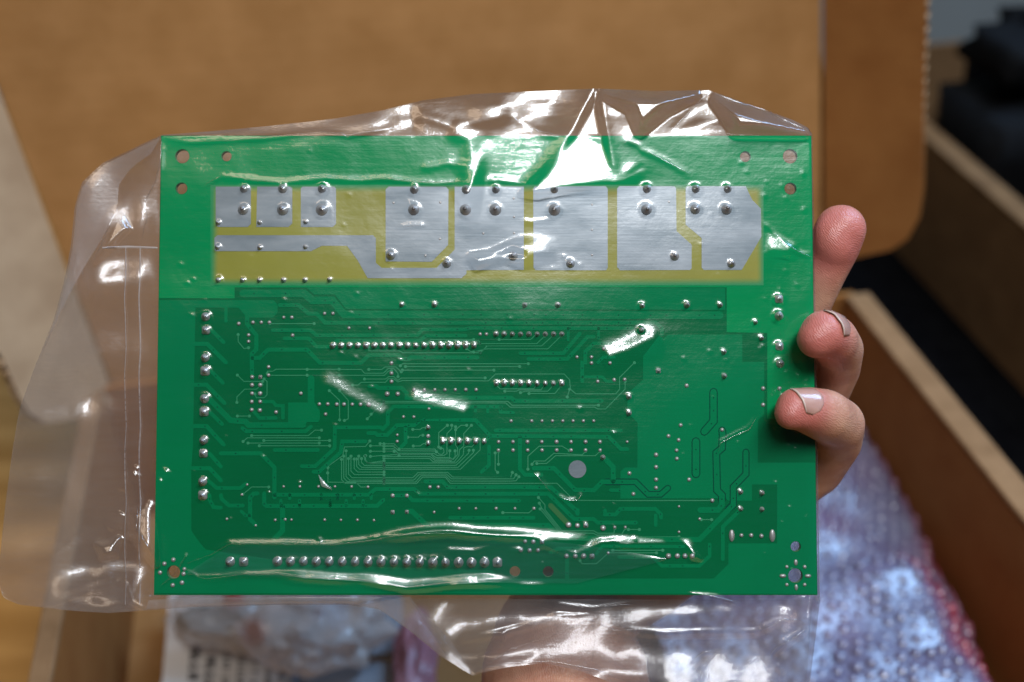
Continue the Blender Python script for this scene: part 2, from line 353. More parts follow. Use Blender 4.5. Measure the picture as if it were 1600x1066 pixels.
def ear_plane(p_top, p_bot, side, ang):
    ax = (p_top - p_bot).normalized()
    w = (DW * side - ax * (DW * side).dot(ax)).normalized()
    e = (w * math.cos(ang) + LN * math.sin(ang)).normalized()
    n = ax.cross(e) * (1 if ax.cross(e).dot(CAM - p_bot) > 0 else -1)
    return n.normalized()
nR = ear_plane(cTR, cBR, 1, math.radians(42))
eR = [on_plane(x, y, cBR, nR) for x, y in [(1287, -200), (1462, -200), (1447, 0), (1441, 300), (1434, 345), (1418, 374), (1392, 391), (1350, 400), (1287, 413)]]
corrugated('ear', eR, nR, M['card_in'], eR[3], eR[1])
nL = ear_plane(cTL, cBL, -1, math.radians(52))
eL = [on_plane(x, y, cBL, nL) for x, y in [(3, 155), (-132, -200), (-420, -200), (-200, 250), (-60, 470), (4, 560), (30, 620), (46, 646), (72, 662), (120, 655), (180, 625)]]
corrugated('ear', eL, nL, M['card_pale'], eL[6], eL[3])

# ---- what lies in the box
def bubble_sheet(name, label, zc, pxs, umin, drop):
    """bubble wrap: film with a soft roll at its right edge and hexagonally packed bubbles"""
    root = empty(name, at_z(1300, 900, zc)); tag(root, label, 'bubble wrap', 'pink bubble wrap in the open box')
    q = [(at_z(x, y, zc) - LB) for x, y in pxs]
    vs_ = [p.dot(DD) for p in q]; us_ = [p.dot(DW) for p in q]
    o_ = np.argsort(vs_); va = np.array(vs_)[o_]; ua = np.array(us_)[o_]
    v0, v1 = va[0], va[-1]
    def edge(v): return float(np.interp(v, va, ua)) + 0.004 * noise.noise(Vector((v * 40, zc * 90, 0)))
    def hgt(u, v):
        e = edge(v) - u
        z = zc + 0.007 * noise.noise(Vector((u * 14, v * 14, zc * 50))) + 0.0028 * noise.noise(Vector((u * 45, v * 45, 3)))
        k = max(0.0, 1 - e / 0.022)
        k2 = max(0.0, 1 - (v1 - v) / 0.02)
        return z - drop * k ** 2.2 - 0.012 * k2 ** 2
    def pinkness(u, v): return min(1.0, max(0.0, 1.25 - (edge(v) - u) / 0.016)) * 0.95 + 0.25 * max(0.0, noise.noise(Vector((u * 30, v * 30, 7))))
    def pt(u, v): return LB + DW * u + DD * v + Z1 * hgt(u, v)
    nu, nv = 70, 80; V = []; Fc = []; PK = []
    for j in range(nv + 1):
        v = v0 + (v1 - v0) * j / nv; ue = edge(v)
        for i in range(nu + 1): V.append(pt(umin + (ue - umin) * i / nu, v)); PK.append(pinkness(umin + (ue - umin) * i / nu, v))
    for j in range(nv):
        for i in range(nu):
            a = j * (nu + 1) + i; Fc.append((a, a + 1, a + nu + 2, a + nu + 1))
    f_ = adopt(mesh_obj('film', V, Fc, M['wrap'], smooth=True), root); f_.data.attributes.new('pink', 'FLOAT', 'POINT').data.foreach_set('value', PK)
    V = []; Fc = []; PK = []; sp = 0.0076; r = 0.0033; row = 0; v = v0 + 0.004
    while v < v1 - 0.002:
        u = umin + (sp / 2 if row % 2 else 0)
        while u < edge(v) - 0.002:
            uj, vj = u + random.uniform(-.0011, .0011), v + random.uniform(-.0011, .0011); r = 0.0033 * random.uniform(0.78, 1.1)
            c = pt(uj, vj); nn = (pt(u + 0.003, v) - c).cross(pt(u, v + 0.003) - c).normalized()
            t1 = nn.cross(DD).normalized(); t2 = nn.cross(t1)
            nn = (nn + Vector((random.uniform(-.25, .25), random.uniform(-.25, .25), 0))).normalized(); hh = r * random.uniform(0.3, 0.85); b0 = len(V)
            rings = [(1.0, 0.0), (0.93, 0.55), (0.55, 0.92)]
            for (rr, zz) in rings:
                for k in range(8):
                    a = k * math.pi / 4; V.append(c + t1 * (r * rr * math.cos(a)) + t2 * (r * rr * math.sin(a)) + nn * (hh * zz - 0.0004))
            V.append(c + nn * (hh - 0.0004)); PK += [pinkness(u, v)] * 25
            for g in range(2):
                for k in range(8):
                    k2 = (k + 1) % 8; Fc.append((b0 + g * 8 + k, b0 + g * 8 + k2, b0 + g * 8 + 8 + k2, b0 + g * 8 + 8 + k))
            for k in range(8): Fc.append((b0 + 16 + k, b0 + 16 + (k + 1) % 8, b0 + 24))
            u += sp
        v += sp * 0.866; row += 1
    b = adopt(mesh_obj('bubbles', V, Fc, M['wrap'], smooth=True), root); b['kind'] = 'stuff'; b.data.attributes.new('pink', 'FLOAT', 'POINT').data.foreach_set('value', PK)
bubble_sheet('bubble_wrap', 'sheet of pink bubble wrap lining the right side of the box', 0.048, [(1325, 560), (1400, 690), (1480, 830), (1545, 960), (1620, 1150)], 0.255, 0.03)
bubble_sheet('bubble_wrap', 'upper fold of bubble wrap across the bottom right corner of the picture', 0.066, [(1452, 842), (1495, 920), (1555, 1010), (1640, 1180)], 0.262, 0.016)

def sheet(name, px4, z, mat, parent=None, curl=0.002, n=14, seed=0):
    """thin sheet of paper through four photo corners on the plane z, slightly curled, 0.4 mm thick"""
    V = []; Fc = []
    c = [at_z(x, y, z) for x, y in px4]
    for lay in (0, 1):
        for j in range(n + 1):
            for i in range(n + 1):
                s, t = i / n, j / n
                p = (c[0] * (1 - s) + c[1] * s) * (1 - t) + (c[3] * (1 - s) + c[2] * s) * t
                V.append(p + Z1 * (curl * noise.noise(Vector((s * 2.2 + seed, t * 2.2, seed))) - 0.0004 * lay))
    k = (n + 1) ** 2
    for j in range(n):
        for i in range(n):
            a = j * (n + 1) + i; Fc.append((a, a + n + 1, a + n + 2, a + 1)); Fc.append((k + a, k + a + 1, k + a + n + 2, k + a + n + 1))
    rim = [i for i in range(n + 1)] + [j * (n + 1) + n for j in range(1, n + 1)] + [n * (n + 1) + i for i in range(n - 1, -1, -1)] + [j * (n + 1) for j in range(n - 1, 0, -1)]
    for i in range(len(rim)):
        a, b = rim[i], rim[(i + 1) % len(rim)]; Fc.append((a, b, k + b, k + a))
    return mesh_obj(name, V, Fc, mat, smooth=False)
ZP = 0.030
leaf = empty('printed_leaflet', at_z(400, 1040, ZP)); tag(leaf, 'white printed leaflet with dark lines of text in the bottom left of the box', 'leaflet')
adopt(sheet('paper_sheet', [(266, 925), (545, 925), (548, 1120), (248, 1120)], ZP, M['paper'], curl=0.0), leaf)
def strokes(parent, cols):
    V = []; Fc = []
    rnd = random.Random(11)
    def q(x0, y0, x1, y1):
        b = len(V)
        for x, y in ((x0, y0), (x1, y0), (x1, y1), (x0, y1)): V.append(at_z(x, y, ZP + 0.0006))
        Fc.append((b, b + 3, b + 2, b + 1))
    for (xc, hgt, y0, y1, adv, wgt) in cols:
        y = y0
        while y < y1:
            if rnd.random() < 0.86:
                x0, x1 = xc - hgt / 2 - (y - 1000) * 0.08, xc + hgt / 2 - (y - 1000) * 0.08
                kind = rnd.random()
                q(x0, y, x1, y + wgt)                                            # stem
                if kind < 0.5: q(x0, y + wgt, x0 + wgt * 1.2, y + adv * 0.7)     # foot
                if kind > 0.3: q((x0 + x1) / 2, y + wgt, (x0 + x1) / 2 + wgt, y + adv * 0.7)
                if kind > 0.6: q(x0, y + adv * 0.5, x1, y + adv * 0.5 + wgt)
            y += adv
    o = adopt(mesh_obj('printed_text', V, Fc, M['ink'], smooth=False), parent); o['kind'] = 'stuff'
strokes(leaf, [(306, 16, 960, 1062, 13, 5.0), (331, 16, 1000, 1120, 13, 5.0), (357, 10, 985, 1110, 8, 2.4), (380, 10, 1000, 1115, 8, 2.4),
               (402, 10, 1000, 1115, 8, 2.4), (424, 10, 1010, 1115, 8, 2.4), (444, 9, 1015, 1115, 8, 2.2)])
blue = sheet('address_label', [(462, 925), (544, 925), (540, 1120), (452, 1120)], ZP + 0.004, M['paper_blue'], curl=0.001, seed=3)
tag(blue, 'pale blue printed label on the white leaflet beside the grey foam', 'label')
foam = slab('foam_block', [at_z(x, y, 0.034) for x, y in [(566, 925), (628, 925), (625, 1022), (556, 1024)]], (0, 0, -0.020), M['grey_foam'], bevel=0.002)
tag(foam, 'flat grey foam block beside the blue label', 'foam')
tray = slab('foam_block', [at_z(x, y, 0.040) for x, y in [(470, 1040), (632, 1030), (640, 1130), (470, 1130)]], (0, 0, -0.006), M['grey_foam'], bevel=0.0015)
tag(tray, 'darker grey foam sheet at the very bottom edge of the picture', 'foam')
def blob(name, px, py, z, rx, ry, rz, mat, seed, amp=0.28, sub=4, freq=2.3):
    bm = bmesh.new(); bmesh.ops.create_icosphere(bm, subdivisions=sub, radius=1)
    c = at_z(px, py, z)
    for v in bm.verts:
        d = v.co.normalized()
        k = 1 + amp * (noise.noise(d * freq + Vector((seed, 0, 0))) + 0.55 * abs(noise.noise(d * freq * 2.4 + Vector((0, seed, 0)))) + 0.25 * noise.noise(d * freq * 6))
        v.co = c + Vector((d.x * rx * k, d.y * ry * k, d.z * rz * k))
    return bm_obj(name, bm, mat, smooth=False)
cr = empty('crumpled_bag', at_z(500, 985, ZP)); tag(cr, 'crumpled grey translucent plastic bag lying on the white leaflet', 'bag')
adopt(blob('crumpled_film', 492, 975, 0.056, 0.032, 0.024, 0.016, M['crumple'], 1.3, amp=0.34), cr)
pk = empty('parts_packet', at_z(370, 965, ZP)); tag(pk, 'small plastic packet of dark and red parts left of the crumpled bag', 'packet')
adopt(blob('packet_film', 372, 958, 0.050, 0.034, 0.020, 0.013, M['crumple'], 5.1, amp=0.2), pk)
adopt(blob('component', 338, 968, 0.052, 0.020, 0.0055, 0.008, M['dark_part'], 2.2, amp=0.3, sub=3), pk)
adopt(blob('component', 388, 954, 0.053, 0.010, 0.0045, 0.008, M['dark_part'], 6.2, amp=0.3, sub=3), pk)
adopt(blob('component', 398, 990, 0.056, 0.006, 0.007, 0.006, M['red_part'], 7.7, amp=0.12, sub=3), pk)
adopt(blob('component', 366, 940, 0.062, 0.006, 0.004, 0.005, M['red_part'], 9.7, amp=0.12, sub=3), pk)
pkf = blob('plastic_scrap', 648, 1042, 0.045, 0.010, 0.030, 0.010, M['pink_film'], 4.0, amp=0.25); tag(pkf, 'scrap of pink plastic film next to the foam and the wrist', 'plastic')

# ---- beyond the box on the right: a second carton with a black bag in it
b2 = empty('second_carton', at_z(1560, 300, 0)); tag(b2, 'dark brown cardboard carton behind the black gap at the right edge', 'carton')
E0 = at_z(1530, 288, RIM); E0.z = 0
A0 = E0 - DD * 0.30; A1 = E0 + DD * 0.25
wall('side_wall', A0, A1, DW * 0.004, 0.004, RIM - 0.003, M['card_dark'], b2)
wall('rim_fold', A0 - DW * 0.0005, A1 - DW * 0.0005, DW * 0.018, RIM - 0.0027, RIM, M['card_dark'], b2)
wall('back_wall', A1 + DD * 0.001, A1 + DW * 0.40 + DD * 0.001, DD * 0.004, 0.004, RIM - 0.003, M['card_dark'], b2)
wall('front_wall', A0 - DD * 0.001, A0 + DW * 0.40 - DD * 0.001, -DD * 0.004, 0.004, RIM - 0.003, M['card_dark'], b2)
wall('side_wall', A0 + DW * 0.40, A1 + DW * 0.40, DW * 0.004, 0.004, RIM - 0.003, M['card_dark'], b2)
adopt(slab('floor_panel', [p + Z1 * 0.004 for p in (A0 + DW * 0.0045, A0 + DW * 0.3995, A1 + DW * 0.3995, A1 + DW * 0.0045)], (0, 0, 0.004), M['card_dark']), b2)
kb = empty('black_bag', E0 + DW * 0.17 + DD * 0.1); tag(kb, 'soft black bag standing in the carton below the grey wall', 'bag')
def soft_box(name, cen, hx, hy, hz, mat, rz, amp):
    bm = bmesh.new(); bmesh.ops.create_cube(bm, size=2)
    bmesh.ops.bevel(bm, geom=bm.edges[:], offset=0.45, segments=4, affect='EDGES')
    bmesh.ops.subdivide_edges(bm, edges=bm.edges[:], cuts=2, use_grid_fill=True)
    R = Matrix.Rotation(rz, 3, 'Z')
    for v in bm.verts:
        d = Vector((v.co.x * hx, v.co.y * hy, v.co.z * hz)); d *= 1 + amp * noise.noise(v.co * 1.7)
        v.co = cen + R @ d
    return bm_obj(name, bm, mat, smooth=True)
kc = E0 + DW * 0.145 + DD * 0.075
adopt(soft_box('body', kc + Z1 * 0.088, 0.115, 0.085, 0.082, M['black_bag'], PSI, 0.12), kb)
adopt(soft_box('flap', kc + Z1 * 0.165 + DD * 0.02, 0.095, 0.06, 0.022, M['black_bag'], PSI, 0.15), kb)
adopt(soft_box('side_pocket', kc - DD * 0.10 + DW * 0.02 + Z1 * 0.075, 0.08, 0.03, 0.055, M['black_bag'], PSI + 0.1, 0.15), kb)

# ================================================================== the circuit board
# zones: corner and scale of the enlargements the copper was read from
ZN = {'A': (230, 200, 4.1), 'B': (560, 200, 4.1), 'C': (890, 200, 4.0), 'D': (230, 440, 4.1), 'E': (480, 440, 4.1), 'F': (740, 440, 4.1), 'G': (1000, 440, 4.1),
      'H': (230, 680, 3.9467), 'I': (480, 680, 3.9467), 'J': (740, 680, 3.9467), 'K': (1000, 680, 3.9467), 'L': (480, 560, 5.92), 'M': (600, 640, 6.66),
      'N': (380, 640, 7.106), 'O': (780, 640, 6.66), 'P': (960, 560, 4.845), 'Q': (860, 760, 6.154), 'X': (0, 0, 1.0)}
def path(s):
    out = []; z = ZN['X']
    for t in s.split():
        if ',' in t:
            a, b = t.split(','); out.append((z[0] + float(a) / z[2], z[1] + float(b) / z[2]))
        else: z = ZN[t]
    return out
def loc(pxs, z=0.0): return [tuple(p) for p in P([q[0] for q in pxs], [q[1] for q in pxs], z) * 0.001]

pcb = empty('circuit_board', frame=BM)
tag(pcb, 'green printed circuit board, solder side out, sealed in the clear bag', 'circuit board')
BL_, BR_, BT_, BB_ = -0.1081, 0.0922, 0.0709, -0.0694
bc = P([252, 1268, 240, 1277], [212, 212, 929, 931]) * 0.001
BL_, BR_ = (bc[0][0] + bc[2][0]) / 2, (bc[1][0] + bc[3][0]) / 2; BT_, BB_ = (bc[0][1] + bc[1][1]) / 2, (bc[2][1] + bc[3][1]) / 2
def circ(px, py, r, n=28):
    c = P(px, py) * 0.001; r = r / S * 0.001
    return [(c[0] + r * math.cos(2 * math.pi * k / n), c[1] + r * math.sin(2 * math.pi * k / n)) for k in range(n)]
HOLES = [('A 225,182', 45), ('A 508,182', 32), ('A 220,388', 37), ('C 1098,180', 33), ('C 1378,178', 45), ('C 1380,380', 37),
         ('J 255,842', 33), ('J 460,842', 33), ('K 960,687', 31), ('K 958,867', 44), ('H 163,845', 40)]
HP_ = []
for s, r in HOLES:
    p = path(s)[0]; HP_.append((p[0], p[1], r / ZN[s[0]][2]))
def plate(name, loops, z0, z1, mat, parent, smooth=False):
    """flat plate with real holes: 2-D curve, filled and extruded"""
    cu = bpy.data.curves.new(name, 'CURVE'); cu.dimensions = '2D'; cu.fill_mode = 'BOTH'; cu.extrude = (z1 - z0) / 2
    for lp in loops:
        sp = cu.splines.new('POLY'); sp.points.add(len(lp) - 1); sp.use_cyclic_u = True
        for k, p in enumerate(lp): sp.points[k].co = (p[0], p[1], 0, 1)
    t = bpy.data.objects.new(name + '_tmp', cu); COL.objects.link(t)
    me = bpy.data.meshes.new_from_object(t.evaluated_get(bpy.context.evaluated_depsgraph_get()))
    COL.objects.unlink(t); bpy.data.objects.remove(t)
    me.name = name; me.materials.clear(); me.materials.append(mat)
    for v in me.vertices: v.co.z += (z0 + z1) / 2
    o = bpy.data.objects.new(name, me); COL.objects.link(o); o.parent = parent
    return o
rect = [(BL_, BB_), (BR_, BB_), (BR_, BT_), (BL_, BT_)]
sub = plate('substrate', [rect] + [circ(*h) for h in HP_], -0.0016, 0.0, M['mask'], pcb)
sub.data.materials.append(M['edge'])
for pl in sub.data.polygons:
    if abs(pl.normal.z) < 0.5: pl.material_index = 1

eL_ = lambda y: 252 + (240 - 252) * (y - 212) / 717 + 0.8
eR_ = lambda y: 1268 + (1277 - 1268) * (y - 212) / 719 - 0.8
up = [(eL_(213), 213), (eR_(213), 213), (eR_(654), 654)] + path('G 815,880 815,330 555,325 555,38 D 560,38 560,108') + [(eL_(466), 466)]
plate('copper_pour', [[(p[0], p[1]) for p in loc(up)]] + [circ(h[0], h[1], h[2] + 0.6) for h in HP_[:6]], 0, 0.00005, M['mask_top'], pcb)  # upper board area, backlit glow painted into its green
mid_ = path('G 545,42 545,182 E 247,176 D 1203,84 1070,84 1020,40')
plate('copper_area', [[(p[0], p[1]) for p in loc(mid_)]], 0, 0.00005, M['mask_cu'], pcb)
lo = [(eL_(469), 469)] + path('D 810,120 835,150 835,200 805,232 640,232 622,212 585,168 310,168 293,1060 H 272,205 272,590 320,658 360,705 I 0,800 J 115,835 180,885 K 455,885 545,795 545,668 845,668 845,305 690,305 690,405 545,405 530,390 0,390 J 905,392 905,318 905,262 905,225 935,200 1010,200 1010,0 F 1050,905 985,840 985,740 1000,705 1085,630 1085,480 1190,345 G 150,365 180,340 655,340 655,515 795,515 795,850 755,890 755,1060 K 725,170') + [(eR_(723), 723), (eR_(928), 928), (eL_(927), 927)]
plate('copper_pour', [[(p[0], p[1]) for p in loc(lo)]] + [circ(h[0], h[1], h[2] + 0.6) for h in HP_[8:]], 0, 0.00005, M['mask_cu'], pcb)
st = loc([(329, 289), (1193, 289), (1193, 446), (329, 446)])
plate('bare_strip', [[(p[0], p[1]) for p in st]], 0.00001, 0.00008, M['bare'], pcb)

PADS = ['A 440,377 665,377 665,615 645,635 455,635 440,620', 'A 705,377 920,377 930,388 930,612 905,635 700,635', 'A 985,388 995,377 1200,377 1210,388 1210,615 1190,635 985,635',
        'B 195,377 560,377 577,395 575,750 470,858 175,855 175,395',
        'A 432,705 450,688 B 95,688 112,708 112,865 150,897 500,897 617,780 617,377 1060,377 1060,910 692,912 692,935 660,963 A 1413,963 1350,850 1280,755 1120,755 1050,790 440,790 432,780',
        'B 1120,390 1130,377 C 225,365 238,380 238,875 228,890 B 1135,912 1122,895',
        'C 297,380 310,365 655,365 665,378 668,645 762,730 762,878 752,888 315,890 297,870',
        'C 725,378 735,365 1100,365 1140,450 1195,505 1198,680 1075,888 838,888 825,875 825,690 815,680 725,605']
for s in PADS: plate('solder_pad', [[(p[0], p[1]) for p in loc(path(s))]], 0.00003, 0.00016, M['tin'], pcb)

def ribbon(pxs, w, z0, z1, V, Fc, dots=False):
    """copper track: mitred strip with round ends, top face and side walls"""
    pts = [np.array(p[:2]) for p in loc(pxs)]; h = w / S * 0.0005
    q = [pts[0]]
    for p in pts[1:]:
        if np.linalg.norm(p - q[-1]) > 1e-5: q.append(p)
    pts = q
    if len(pts) < 2: return
    dirs = [(pts[i + 1] - pts[i]) / np.linalg.norm(pts[i + 1] - pts[i]) for i in range(len(pts) - 1)]
    Lf, Rt = [], []
    for i, p in enumerate(pts):
        d0 = dirs[max(i - 1, 0)]; d1 = dirs[min(i, len(dirs) - 1)]
        n0 = np.array([-d0[1], d0[0]]); n1 = np.array([-d1[1], d1[0]]); m = n0 + n1; m /= max(np.linalg.norm(m), 1e-6)
        k = h / max(0.4, m.dot(n1)); Lf.append(p + m * k); Rt.append(p - m * k)
    def cap(p, d):
        a0 = math.atan2(d[1], d[0]); return [p + h * np.array([math.cos(a0 + t), math.sin(a0 + t)]) for t in (-math.pi / 4, 0, math.pi / 4)]
    loop = Rt + cap(pts[-1], dirs[-1]) + Lf[::-1] + cap(pts[0], -dirs[0])
    n = len(loop); b = len(V); np_ = len(pts)
    for z in (z1, z0):
        for p in loop: V.append((p[0], p[1], z))
    for i in range(np_ - 1):
        Fc.append((b + i, b + i + 1, b + n - 4 - (i + 1), b + n - 4 - i))
    Fc.append((b + np_ - 1, b + np_, b + np_ + 1, b + np_ + 2, b + np_ + 3))
    Fc.append((b + n - 4, b + n - 3, b + n - 2, b + n - 1, b))
    for i in range(n): Fc.append((b + i, b + n + i, b + n + (i + 1) % n, b + (i + 1) % n))
    if dots:
        for p in (pts[0], pts[-1]):
            b = len(V); r = 2.5 / S * 0.001
            for k in range(8): V.append((p[0] + r * math.cos(k * math.pi / 4), p[1] + r * math.sin(k * math.pi / 4), z1 + 0.000012))
            Fc.append(tuple(range(b, b + 8)))
WIDE = """12.3|D 615,77 1005,77 1060,122 1185,122 E 237,212 G 510,217
6.4|D 850,152 970,152 1035,207 1085,207 1140,265 1230,265 E 600,265 F 1165,265 1205,300 1205,340
6|D 805,312 1045,312 1085,345 1230,345 E 705,345 740,308 1010,308 1040,298 F 1015,300
6|D 880,365 1035,365 1085,418 1180,418
6|E 165,405 190,380 720,380 765,347 1015,347
6.5|D 640,225 640,275 700,345 700,435 670,465 673,600
6.5|D 675,490 720,490 775,437 1025,437 1105,520 1230,522 E 345,522 395,472 585,472 610,497 650,497 665,487 1090,487
5|D 505,170 505,255
6.5|D 300,400 385,400 505,520
6|D 410,310 490,390
6|D 410,575 485,650
6.5|D 300,662 380,662 495,780
8.8|D 400,755 535,890 630,898 650,920 1000,920
6|D 405,840 480,915
6.5|D 295,927 380,927 490,1045
5.6|D 735,770 805,770 825,795 870,797 870,875
5.6|D 680,830 720,875 825,875
10.5|D 1050,620 1050,790
6|D 610,940 635,960 1015,960 1050,930
6|N 350,450 830,450
6|N 650,630 800,630 985,460 1015,430 1018,200 L 680,640 700,655 745,610 745,500 800,447 F 175,803
6.2|L 60,1050 110,1050 310,870 325,770 540,770
6.2|L 565,692 630,692 650,710 740,710 830,620 990,620 1060,570 M 390,110 950,110 1105,275 O 1140,285 1265,412 1332,412
6|L 910,640 910,780 870,820
6.5|E 400,670 440,670 455,682 605,682 637,715 637,745 F 240,745 265,765 820,765
5|F 12,803 12,832
5|F 90,803 90,835
5|F 170,803 172,838 255,840
6|M 1160,218 O 1265,218
6|M 1040,340 1105,275
6.2|O 215,285 215,620 270,680 440,680
7|O 360,612 570,612 790,837 985,840 1070,752 P 10,935 160,935 255,1030 350,1030 405,982
8|O 1100,510 1185,600 1185,745
6.6|M 430,750 610,750 660,808 1332,808 O 540,812 790,1040 J 640,465 640,485
6.2|H 785,368 1184,368 I 380,368 420,333 660,333 695,362 J 460,362 620,518 740,518 765,540 1000,540
6.2|I 530,373 620,373 650,403 J 280,405
8|I 620,470 645,470 735,555 J 460,558 540,635 K 365,645 575,430 575,320 653,240 653,105
6|I 880,510 J 370,510
6.5|H 722,360 722,425 735,437 I 430,437 470,400
8|H 835,440 835,590 785,640
6.5|H 455,113 700,113 785,200 785,385
6.5|H 270,205 385,205 455,280
6|H 380,285 430,327 575,327 610,300
6|H 385,370 385,400 410,445 455,448
6|H 455,370 460,395 505,435 590,435
6.5|H 680,360 655,362 635,385 635,520 670,555
5|H 580,470 605,495 630,495
6|H 385,115 455,195
6|F 300,460 575,460 680,335
6|F 350,497 600,497 730,355 770,355
6|F 695,640 695,520 715,520 715,450 770,398 1000,398
5|F 965,345 965,385
4.5|F 800,300 800,365
4.5|F 605,300 605,375
5|F 700,612 825,612 850,640 900,640
5|F 795,520 830,485 900,485
5.6|J 95,70 95,185 48,228
6|J 810,465 810,490 875,490 905,455 1120,455 1155,490 1155,510
5.6|J 1122,495 1122,555
5.6|J 845,340 905,340
6|K 620,460 510,565 510,765
9|K 370,462 480,462 505,430 505,370 475,340 470,110 505,80 510,0 P 815,545
5|Q 440,650 500,575 1280,580
5.6|Q 660,680 980,680 1070,765 1430,765 1530,670 1530,560
6|Q 0,640 70,600 360,600
6|Q 160,690 160,885
10|P 750,255 750,475 680,555
10.5|P 617,630 617,875"""
for k, st_ in [(k, s) for k in ('H 825', 'H 940', 'H 1128', 'I 142', 'I 240', 'I 345') for s in [0]]: WIDE += '\n5|%s,437 %s,403' % (k, k.split()[1])
for k in ('H 880', 'H 1072', 'H 1175', 'I 85', 'I 190', 'I 290', 'I 395'): WIDE += '\n5|%s,368 %s,392' % (k, k.split()[1])
ISO = {'10|P 750,255', '10.5|P 617,630', '9|K 655,100', '9|K 370,462', '8|I 620,470', '7|O 360,612'}
for ln in WIDE.splitlines():
    w, s = ln.split('|'); V, Fc = [], []
    ribbon(path(s), float(w), 0.00002, 0.0001, V, Fc)
    tk = mesh_obj('trace', V, Fc, M['mask_cu'], pcb)
    if any(ln.startswith(i) for i in ISO):
        V, Fc = [], []
        pp = path(s)
        if ln.startswith('8|I'): pp = path('K 545,455 575,430 575,320 653,240 653,105')
        if ln.startswith('7|O'): pp = path('P -60,935 160,935 255,1030 350,1030 405,982')
        if ln.startswith('9|K 370'): pp = path('K 505,400 505,370 475,340 470,110 505,80 510,0 P 815,545')
        ribbon(pp, float(w) + 3.2, 0.00002, 0.00007, V, Fc)
        mesh_obj('clearance', V, Fc, M['mask_gap'], pcb)
V, Fc = [], []; ribbon(path('J 475,435 590,555'), 8, 0.00002, 0.0001, V, Fc); mesh_obj('trace', V, Fc, M['mask_olive'], pcb)
plate('copper_area', [[(p[0], p[1]) for p in loc(path('D 903,775 1070,775 1107,830 1107,880 1095,902 1025,902 990,938 903,938'))]], 0.00001, 0.00012, M['mask_cu'], pcb)

FINE = """D 785,270 1070,270|D 583,340 583,385 620,430 650,425|D 578,600 620,640 740,640|D 575,775 575,740 625,690 700,690 735,660|D 690,720 700,745 750,745 768,725 768,640 750,625
D 770,590 770,575 805,575 825,562 1230,562|D 780,601 1230,601|D 578,862 655,862|N 95,290 725,290 795,230 870,230|N 0,355 45,315 845,315|N 230,345 960,345|N 55,373 845,373|N 180,403 960,403
L 930,730 1030,730 1045,712 1070,712|H 590,365 645,320 750,320|F 0,372 365,372 405,335|F 40,398 405,398 455,350|E 1110,457 1150,415 F 80,413 435,413 505,350|F 0,452 80,432 475,432 560,350
E 770,400 790,372 1230,372|E 880,390 890,380 1100,380 1110,398 F 40,398|E 395,420 395,445 595,445 610,457 1110,457|E 1020,430 1045,448 1110,448|E 597,540 610,527 F 350,527|E 630,545 F 295,545|E 610,568 F 130,568
L 0,103 500,103 530,138 705,138 750,95 800,95 840,140 840,170|L 570,103 690,103 720,80 820,80 870,125|L 0,157 715,157 750,120 780,115|L 530,192 725,192 755,170 800,170 840,205 870,183 1184,183 E 1140,618
L 420,248 470,248 500,222 725,222 750,190 800,190 840,220 880,206 1184,206 F 95,637 140,593 580,593 615,630 620,690 655,720 910,720 935,690 935,615 1030,520
F 140,660 170,688 385,688 405,660|F 200,703 275,703 290,695 430,695 460,660|F 300,712 330,703 475,703 510,665|F 355,718 520,718 560,670|F 600,740 615,690
E 490,768 F 220,768 245,793 800,793|E 490,778 F 205,778 235,805 775,805 795,817 845,817 970,690 970,640|E 385,880 490,768|E 410,850 490,778|L 205,300 300,390 300,570|L 300,300 380,390 380,560 345,575
M 0,358 105,358 155,410 530,412 545,440|M 0,383 105,383 150,430 540,432 575,465 605,468 625,445 620,410 590,402|M 0,410 105,410 145,455 520,457 555,480 620,480 655,460 655,250 705,200 705,165
M 0,435 105,437 140,468 500,468 540,500 680,500 685,430|M 0,490 480,490 530,530 700,530 740,490 740,430|M 0,510 475,510 510,545 730,545 780,480 785,420 830,380 830,250 910,165
M 0,557 745,557 765,540 825,470 830,400 860,388 915,388 950,350|M 0,582 750,582 880,455 885,425|M 0,603 770,603 930,450 930,425|M 0,622 795,622 1000,420 1000,300 985,290 930,290 885,330
M 745,180 745,370 765,400 765,470 720,520 690,525|M 745,210 800,165 860,165|M 570,390 570,240 660,165|M 300,208 375,208 400,190 440,190|M 305,380 375,380 410,355 440,355
M 0,710 300,710 355,655 665,655 715,703 1332,703 O 120,703 137,655|M 0,735 310,735 370,672 650,672 705,722 1332,722 O 150,722 175,680|M 0,755 330,755 385,690 645,690 695,745 1332,745 O 175,742 205,700
M 0,770 340,770 400,705 640,705 690,768 1332,768 O 600,768 780,945 820,945 1332,948 K 445,403|L 585,810 805,810 M 105,437|L 675,790 805,790 850,840|L 585,860 800,860 850,900|L 585,908 M 105,470 490,470 530,515 690,515
J 335,210 335,130 405,68 545,68 590,95|J 360,180 375,160 440,160 495,112 670,122 690,100|J 390,175 450,175 505,127 750,127 780,100|J 133,110 133,215 148,230|J 153,100 153,180
J 400,385 440,430 440,460 545,590 740,590 765,605 865,605 870,575|J 405,420 420,450 545,605 740,605 760,617 910,617 935,575|J 410,455 545,618 720,625 K 240,628|Q 285,715 305,745 440,745 560,640 1020,640|Q 750,415 855,415|Q 1450,320 1550,320|Q 600,615 1080,615
I 128,200 128,290 300,292 330,320 375,320|L 540,900 540,940 560,968 M 0,535|L 190,1060 190,1000 330,900 345,820 540,815 580,765|J 180,478 340,480 372,452"""
V, Fc = [], []
for s in FINE.replace('\n', '|').split('|'):
    if s.strip(): ribbon(path(s), 1.25, 0.00002, 0.00008, V, Fc, True)
